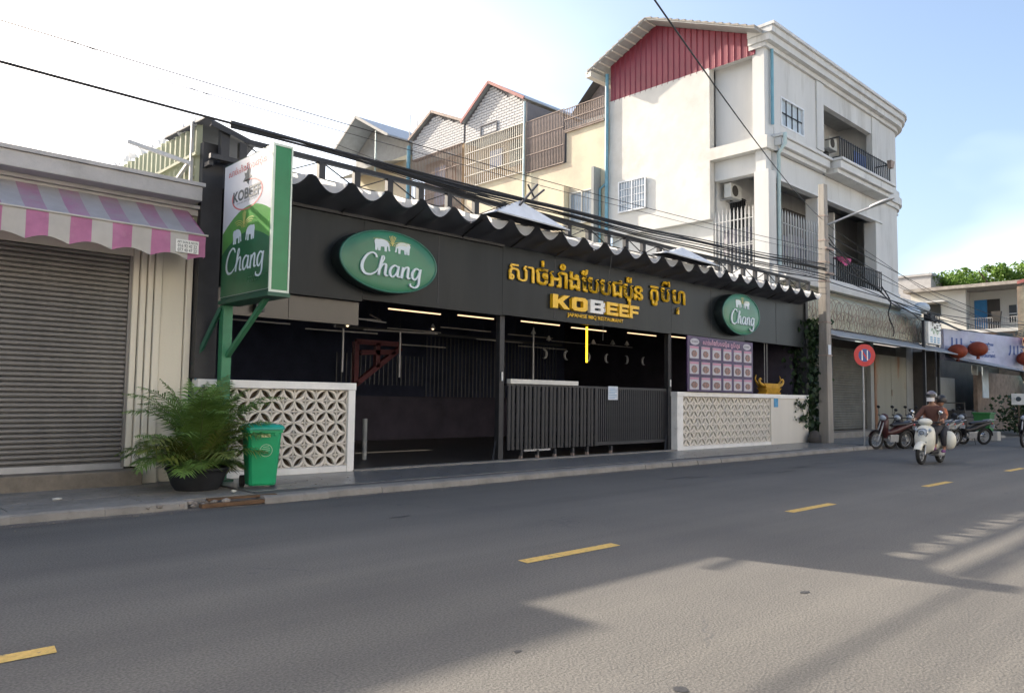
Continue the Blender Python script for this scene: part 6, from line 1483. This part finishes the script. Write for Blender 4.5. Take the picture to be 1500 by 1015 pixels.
bt = thing('bare_tree', 'pale forked bare trunk in front of brown brickwork at the right edge', 'tree', (50, 10.9, 0)); part('trunk', B().tube([(50,10.9,0),(50,10.9,1.9)], .16), M_pole, bt); part('limb', B().tube([(50,10.9,1.9),(50.1,10.4,3.6)], .10), M_pole, bt); part('limb', B().tube([(50,10.9,1.9),(49.9,11.5,3.6)], .10), M_pole, bt)

# ------------------------------------------------------------------ motorbikes
def wheel_ring(cx_, cz_, r, w, n=22):
    return [[(cx_+ (r+ww*math.cos(a_))*math.cos(2*PI*k/n), ww*math.sin(a_)*1.0, cz_+(r+ww*math.cos(a_))*math.sin(2*PI*k/n)) for a_ in [0]] for k in range(n) for ww in [w]]
def tyre(parent, cx_, cz_, r, w, spokes=True):
    pts = [(cx_+r*math.cos(2*PI*k/24), 0, cz_+r*math.sin(2*PI*k/24)) for k in range(24)]
    wl = part('wheel', B().tube([(cx_, -.06, cz_), (cx_, .06, cz_)], .05, 10), M_galv, parent)
    part('tyre', B().tube(pts, w, 8, closed=True), M_rubber, wl)
    rp_ = [(cx_+(r-w)*math.cos(2*PI*k/24), 0, cz_+(r-w)*math.sin(2*PI*k/24)) for k in range(24)]
    part('rim', B().tube(rp_, .014, 5, closed=True), M_galv, wl)
    b = B()
    for k in range(6 if not spokes else 12): a_ = 2*PI*k/(6 if not spokes else 12); b.bar((cx_, .01*(-1)**k, cz_), (cx_+(r-w)*math.cos(a_), 0, cz_+(r-w)*math.sin(a_)), .02 if not spokes else .007)
    part('spokes', b, M_galv, wl)
def ellr(cx_, cy_, cz_, ax_, pts): return None
def body_loft(stations, n=12):
    """stations: (x, z_centre, half_width, half_height)"""
    rings = []
    for x, z, w, h in stations: rings.append([(x, w*math.cos(2*PI*k/n), z+h*math.sin(2*PI*k/n)) for k in range(n)])
    return B().loft(rings)
def motorbike(label, m, m2):
    t = thing('motorbike', label, 'motorbike', (0,0,0), local=True, group='motorbikes parked along the kerb')
    tyre(t, .62, .29, .25, .045); tyre(t, -.60, .29, .25, .05)
    part('fork', B().tube([(.62,.07,.29),(.44,.06,.82),(.38,.05,.95)], .025).tube([(.62,-.07,.29),(.44,-.06,.82),(.38,-.05,.95)], .025), M_galv, t)
    part('front_mudguard', B().loft([[(.62+.31*math.cos(a_), s_, .29+.31*math.sin(a_)) for s_ in (-.05,-.03,.03,.05)] for a_ in [R_(x) for x in (20,45,70,95,120,145)]], cap=False), m, t)
    part('leg_shield', B().loft([[(x-.02, -w, z), (x+.05, -w*.5, z), (x+.06, w*.5, z), (x-.02, w, z), (x-.05, 0, z)] for x, z, w in ((.30,.35,.10),(.38,.50,.19),(.42,.70,.22),(.38,.90,.17),(.34,.98,.10))]), m, t)
    part('body', body_loft([(.30,.52,.05,.07),(.1,.50,.08,.09),(-.1,.56,.11,.12),(-.35,.66,.13,.12),(-.62,.74,.11,.09),(-.85,.80,.05,.05)]), m, t)
    part('engine', B().box((-.2,-.11,.22),(.15,.11,.46)).tube([(.0,.0,.3),(.22,0,.34)], .09, 8), M_galv, t, bevel=.02)
    part('seat', body_loft([(.05,.74,.08,.04),(-.15,.78,.13,.055),(-.45,.80,.13,.06),(-.75,.85,.09,.045)]), M_plastic, t)
    part('rear_mudguard', B().loft([[(-.60+.33*math.cos(a_), s_, .29+.33*math.sin(a_)) for s_ in (-.06,0,.06)] for a_ in [R_(x) for x in (60,90,120,150,175)]], cap=False), M_plastic, t)
    part('exhaust', B().tube([(.05,-.12,.25),(-.3,-.15,.24),(-.75,-.16,.34)], [.025,.03,.05], 8), M_chrome, t)
    hb = part('handlebar', B().tube([(.24,.36,1.02),(.32,.2,1.0),(.36,0,.97),(.32,-.2,1.0),(.24,-.36,1.02)], .016), M_plastic, t)
    for s_ in (-1, 1):
        mi = part('mirror', B().ell((.30,s_*.33,1.27), (.02,.07,.045), 10, 6), M_plastic, hb); part('mirror_stalk', B().tube([(.30,s_*.27,1.02),(.31,s_*.31,1.24)], .007, 5), M_plastic, hb)
    part('headlight', B().ell((.42,0,.98), (.09,.12,.09), 12, 7), M_headlight, t); part('headlight_cowl', B().ell((.37,0,1.0), (.10,.14,.11), 12, 7), m, t)
    part('tail_light', B().ell((-.88,0,.76), (.04,.07,.04), 8, 5), M_redprint, t); part('rack', B().tube([(-.6,.1,.86),(-.95,.08,.9),(-.95,-.08,.9),(-.6,-.1,.86)], .012), M_galv, t)
    part('side_stand', B().tube([(-.05,.12,.25),(-.02,.25,.02)], .012, 5), M_plastic, t)
    part('number_plate', B().box((-.93,-.08,.6),(-.92,.08,.72)), M_paper, t)
    return t
mk = [motorbike('dark red motorbike nearest the no parking sign, front wheel to the left', M_bikered, M_plastic)]
def bike_copy(label, colm):
    c = copy_tree(mk[0]); c['label'] = label
    for ch in c.children:
        if colm and ch.data and ch.data.materials and ch.data.materials[0] == M_bikered:
            ch.data = ch.data.copy(); ch.data.materials[0] = colm
    return c
bk = [mk[0], bike_copy('second black motorbike squeezed between the red and the dark blue one', M_plastic), bike_copy('grey motorbike between the dark blue one and the black and grey one', M_greywall), bike_copy('black and grey motorbike next to the scooter rider, last of the row', M_greywall), bike_copy('black motorbike second from the no parking sign', M_plastic), bike_copy('dark blue motorbike third from the no parking sign, partly behind the moving scooter', M_bikeblue),
      bike_copy('black motorbike parked to the right behind the moving scooter', M_plastic), bike_copy('dark motorbike furthest right, in front of the green skip', M_plastic), bike_copy('dark motorbike cut by the right frame edge on the road', M_plastic)]
for o, (x, y, rz, le_) in zip(bk, ((27.2, 10.05, 158, 8), (28.8, 9.75, 156, 8), (30.3, 9.6, 168, 8), (31.0, 9.55, 166, 8), (28.0, 9.9, 160, 8), (29.5, 9.65, 163, 8), (32.6, 9.9, 330, 7), (33.2, 9.35, 150, 7), (33.4, 7.45, 178, 0))):
    o.location = (x, y, 0); o.rotation_euler = (R_(-le_), 0, R_(rz)); o.scale = (1.08, 1.08, 1.08)

# ------------------------------------------------------------------ white scooter and its rider
SX, SY, SRZ = 21.5, 6.95, R_(178)
st = thing('scooter', 'white step-through scooter with chrome rings being ridden towards us', 'scooter', (SX, SY, 0), rz=SRZ, local=True)
tyre(st, .64, .27, .225, .05, False); tyre(st, -.60, .27, .225, .055, False)
part('fork', B().tube([(.62,.08,.25),(.50,.07,.62),(.40,0,.80)], .026).tube([(.62,-.08,.25),(.50,-.07,.62),(.40,0,.80)], .026), M_galv, st)
part('front_mudguard', B().loft([[(.62+r_*math.cos(a_), s_, .25+r_*math.sin(a_)) for s_, r_ in ((-.10,.26),(-.08,.31),(0,.34),(.08,.31),(.10,.26))] for a_ in [R_(x) for x in (25,45,65,85,105,125,140)]], cap=False), M_scooter, st)
part('front_shield', B().loft([[(x+.10-.0*w, -w*.45, z), (x+.13, 0, z), (x+.10, w*.45, z), (x+.03, w*.85, z), (x-.06, w, z), (x-.08, w*.6, z), (x-.04, 0, z), (x-.08, -w*.6, z), (x-.06, -w, z), (x+.03, -w*.85, z)]
     for x, z, w in ((.34,.28,.10),(.38,.36,.19),(.43,.50,.24),(.43,.66,.255),(.40,.80,.24),(.35,.92,.19),(.32,.98,.10))]), M_scooter, st)
part('floorboard', B().box((-.08,-.17,.27),(.36,.17,.33)), M_plastic, st, bevel=.02)
part('body', body_loft([(-.05,.45,.13,.12),(-.2,.52,.18,.20),(-.45,.56,.21,.21),(-.72,.62,.17,.15),(-.95,.68,.07,.07)], 16), M_scooter, st)
part('seat', body_loft([(-.05,.72,.10,.04),(-.2,.76,.15,.05),(-.5,.78,.15,.055),(-.82,.80,.10,.05)]), M_plastic, st)
part('headlight_cowl', B().ell((.32,0,1.06), (.13,.17,.10), 16, 9), M_scooter, st)
hl = part('headlight', B().ell((.51,0,.79), (.035,.115,.10), 16, 8), M_headlight, st)
part('headlight_ring', B().tube([(.525,.125*math.cos(2*PI*k/20),.79+.11*math.sin(2*PI*k/20)) for k in range(20)], .012, 6, closed=True), M_chrome, hl)
part('badge', B().tube([(.565,.05*math.cos(2*PI*k/12),.79+.045*math.sin(2*PI*k/12)) for k in range(12)], .008, 5, closed=True), M_darkprint, hl)
for s_ in (-1, 1): part('turn_signal', B().ell((.47,s_*.17,.86), (.03,.035,.05), 8, 6), M_headlight, st)
part('grille_line', B().tube([(.54,-.10,.56),(.56,0,.54),(.54,.10,.56)], .008, 5), M_darkprint, st)
hb = part('handlebar', B().tube([(.18,.36,1.06),(.26,.2,1.06),(.30,0,1.05),(.26,-.2,1.06),(.18,-.36,1.06)], .017), M_plastic, st)
for s_ in (-1, 1):
    part('mirror', B().ell((.25,s_*.34,1.30), (.02,.06,.055), 12, 7), M_chrome, hb); part('mirror_stalk', B().tube([(.25,s_*.28,1.07),(.26,s_*.33,1.26)], .008, 5), M_chrome, hb)
    part('side_panel', B().ell((-.42,s_*.19,.50), (.26,.05,.16), 14, 8), M_scooter, st)
part('engine', B().box((-.62,-.12,.18),(-.25,.12,.38)), M_galv, st, bevel=.03)
part('exhaust', B().tube([(-.3,-.15,.22),(-.85,-.17,.30)], [.035,.055], 9), M_chrome, st)
part('number_plate', B().box((-.99,-.09,.52),(-.98,.09,.64)), M_paper, st)

def skin_mesh(name, verts, edges, radii, root=0, sub=2):
    me = bpy.data.meshes.new(name); me.from_pydata([tuple(v) for v in verts], edges, []); o = bpy.data.objects.new(name, me); C.objects.link(o)
    sm = o.modifiers.new('skin', 'SKIN'); sm.use_smooth_shade = True; ss = o.modifiers.new('sub', 'SUBSURF'); ss.levels = sub; ss.render_levels = sub
    for i, r in enumerate(radii):
        rr_ = r if isinstance(r, tuple) else (r, r); o.data.skin_vertices[0].data[i].radius = rr_; o.data.skin_vertices[0].data[i].use_root = (i == root)
    dg = bpy.context.evaluated_depsgraph_get(); dg.update(); m2 = bpy.data.meshes.new_from_object(o.evaluated_get(dg)); bpy.data.objects.remove(o); m2.name = name
    for p in m2.polygons: p.use_smooth = True
    return m2
rd = thing('person', 'rider on the white scooter in brown jacket, grey helmet and white face mask', 'person', (SX, SY, 0.02), rz=SRZ, local=True)
V = [(-.28,0,.88),(-.26,0,1.05),(-.22,0,1.25),(-.18,0,1.40),(-.15,0,1.49),(-.13,0,1.56),(-.12,0,1.66),      # 0 pelvis..6 head
     (-.16,.18,1.38),(-.06,.30,1.20),(.10,.34,1.08),                                                     # 7-9 left arm
     (-.16,-.18,1.38),(-.06,-.30,1.20),(.10,-.34,1.08),                                                  # 10-12 right arm
     (-.24,.10,.86),(.14,.15,.78),(.12,.14,.42),(.22,.14,.36),                                            # 13-16 left leg
     (-.24,-.10,.86),(.14,-.15,.78),(.12,-.14,.42),(.22,-.14,.36)]
E_ = [(0,1),(1,2),(2,3),(3,4),(4,5),(5,6),(3,7),(7,8),(8,9),(3,10),(10,11),(11,12),(0,13),(13,14),(14,15),(15,16),(0,17),(17,18),(18,19),(19,20)]
Rr = [.15,.145,.16,.15,.07,.06,.09,.075,.052,.032,.075,.052,.032,.10,.07,.045,.035,.10,.07,.045,.035]
bm_ = skin_mesh('body', V, E_, Rr); bm_.materials.clear(); bm_.materials.append(M_skin); part('body', bm_, None, rd)
jk = skin_mesh('jacket', [V[0],V[1],V[2],V[3],(-.16,0,1.46),V[7],V[8],(.07,.335,1.10),V[10],V[11],(.07,-.335,1.10)], [(0,1),(1,2),(2,3),(3,4),(3,5),(5,6),(6,7),(3,8),(8,9),(9,10)], [.175,.17,.185,.175,.095,.095,.072,.055,.095,.072,.055]); jk.materials.clear(); jk.materials.append(M_jacket); part('jacket', jk, None, rd)
ts = skin_mesh('trousers', [V[0],V[13],V[14],(.12,.14,.46),V[17],V[18],(.12,-.14,.46)], [(0,1),(1,2),(2,3),(0,4),(4,5),(5,6)], [.165,.12,.09,.065,.12,.09,.065]); ts.materials.clear(); ts.materials.append(M_trous); part('trousers', ts, None, rd)
for s_ in (-1, 1): part('shoe', B().ell((.20,s_*.14,.37), (.14,.05,.045), 12, 7), M_shoe, rd)
for s_ in (-1, 1):                                                   # hands: palm plus five fingers curled round the grips
    hv = [(.09,s_*.34,1.085),(.13,s_*.335,1.085)]; he = [(0,1)]; hr = [.028,.03]
    for k in range(4):
        o_ = s_*(.305+.022*k); i0 = len(hv); hv += [(.155,o_,1.10),(.195,o_,1.095),(.20,o_,1.065),(.175,o_,1.045)]; he += [(1,i0),(i0,i0+1),(i0+1,i0+2),(i0+2,i0+3)]; hr += [.0105,.010,.009,.008]
    i0 = len(hv); hv += [(.13,s_*.295,1.075),(.16,s_*.285,1.05),(.185,s_*.29,1.04)]; he += [(1,i0),(i0,i0+1),(i0+1,i0+2)]; hr += [.012,.011,.009]
    hm = skin_mesh('hand', hv, he, hr, 0, 1); hm.materials.clear(); hm.materials.append(M_skin); part('hand', hm, None, rd)
hd_ = B().ell((-.10,0,1.655), (.095,.078,.115), 16, 10); part('head', hd_, M_skin, rd)
part('face_mask', B().loft([[(-.085+.118*math.cos(a_), .098*math.sin(a_), z) for a_ in [R_(x) for x in range(-80, 81, 20)]] + [(-.085+.10*math.cos(a_), .085*math.sin(a_), z) for a_ in [R_(x) for x in range(80, -81, -20)]] for z in (1.565,1.60,1.64,1.665)]), M_mask, rd)
part('helmet', B().ell((-.12,0,1.70), (.142,.128,.145), 20, 10, z0=-.15, z1=1), M_helmet, rd)
part('visor', B().loft([[(-.10+.152*math.cos(a_), .136*math.sin(a_), z) for a_ in [R_(x) for x in range(-75, 76, 15)]] + [(-.10+.146*math.cos(a_), .130*math.sin(a_), z) for a_ in [R_(x) for x in range(75, -76, -15)]] for z in (1.675,1.72,1.75)]), M_glassd, rd)
for s_ in (-1, 1): part('eye', B().ell((-.012,s_*.034,1.672), (.010,.013,.008), 8, 5), M_hair, rd)
part('hair', B().ell((-.17,0,1.60), (.07,.085,.12), 12, 7), M_hair, rd)
ps = thing('person', 'passenger sitting behind the scooter rider in an orange top and dark helmet', 'person', (SX, SY, 0.02), rz=SRZ, local=True)
V2 = [(-.62,-.02,.90),(-.60,-.03,1.08),(-.57,-.04,1.28),(-.55,-.05,1.40),(-.53,-.06,1.48),(-.52,-.07,1.62),(-.50,.15,1.34),(-.42,.24,1.16),(-.28,.18,1.08),(-.50,-.22,1.34),(-.42,-.30,1.16),(-.28,-.22,1.08),(-.40,.20,.82),(-.12,.26,.70),(-.22,.25,.36),(-.40,-.22,.82),(-.12,-.28,.70),(-.22,-.27,.36),(-.12,.25,.31),(-.12,-.27,.31)]
E2 = [(0,1),(1,2),(2,3),(3,4),(4,5),(3,6),(6,7),(7,8),(3,9),(9,10),(10,11),(0,12),(12,13),(13,14),(0,15),(15,16),(16,17),(14,18),(17,19)]
b2 = skin_mesh('body', V2, E2, [.145,.135,.15,.135,.06,.085,.07,.05,.03,.07,.05,.03,.095,.065,.04,.095,.065,.04,.032,.032]); b2.materials.clear(); b2.materials.append(M_skin); part('body', b2, None, ps)
M_orange = mat('orange_top', (0.42, 0.14, 0.07), .85, var=.3, scale=12)
j2 = skin_mesh('top', V2[:4] + [V2[6], V2[7], V2[9], V2[10]], [(0,1),(1,2),(2,3),(3,4),(4,5),(3,6),(6,7)], [.165,.155,.17,.155,.088,.066,.088,.066]); j2.materials.clear(); j2.materials.append(M_orange); part('top', j2, None, ps)
t2 = skin_mesh('trousers', [V2[0],V2[12],V2[13],(-.20,.25,.42),V2[15],V2[16],(-.20,-.27,.42)], [(0,1),(1,2),(2,3),(0,4),(4,5),(5,6)], [.16,.115,.085,.06,.115,.085,.06]); t2.materials.clear(); t2.materials.append(M_trous); part('trousers', t2, None, ps)
part('helmet', B().ell((-.53,.10,1.60), (.14,.125,.145), 18, 10, z0=-.4), M_plastic, ps); part('head', B().ell((-.51,.09,1.56), (.09,.08,.11), 14, 8), M_skin, ps)
for s_ in (-1, 1): part('shoe', B().ell((-.12,s_*.26,.30), (.13,.045,.04), 10, 6), M_shoe, ps)
solo('shopping_bag', B().ell((0,0,0), (.13,.17,.24), 12, 8), M_scooter, 'pale bag hanging at the side of the white scooter', 'bag')
o = C.objects['shopping_bag'] if 'shopping_bag' in C.objects else None
if o:
    Mx = Matrix.Rotation(SRZ, 3, 'Z'); q = Mx @ Vector((-.30, .34, .60)); o.location = (SX+q.x, SY+q.y, q.z); o.rotation_euler = (0, 0, SRZ)
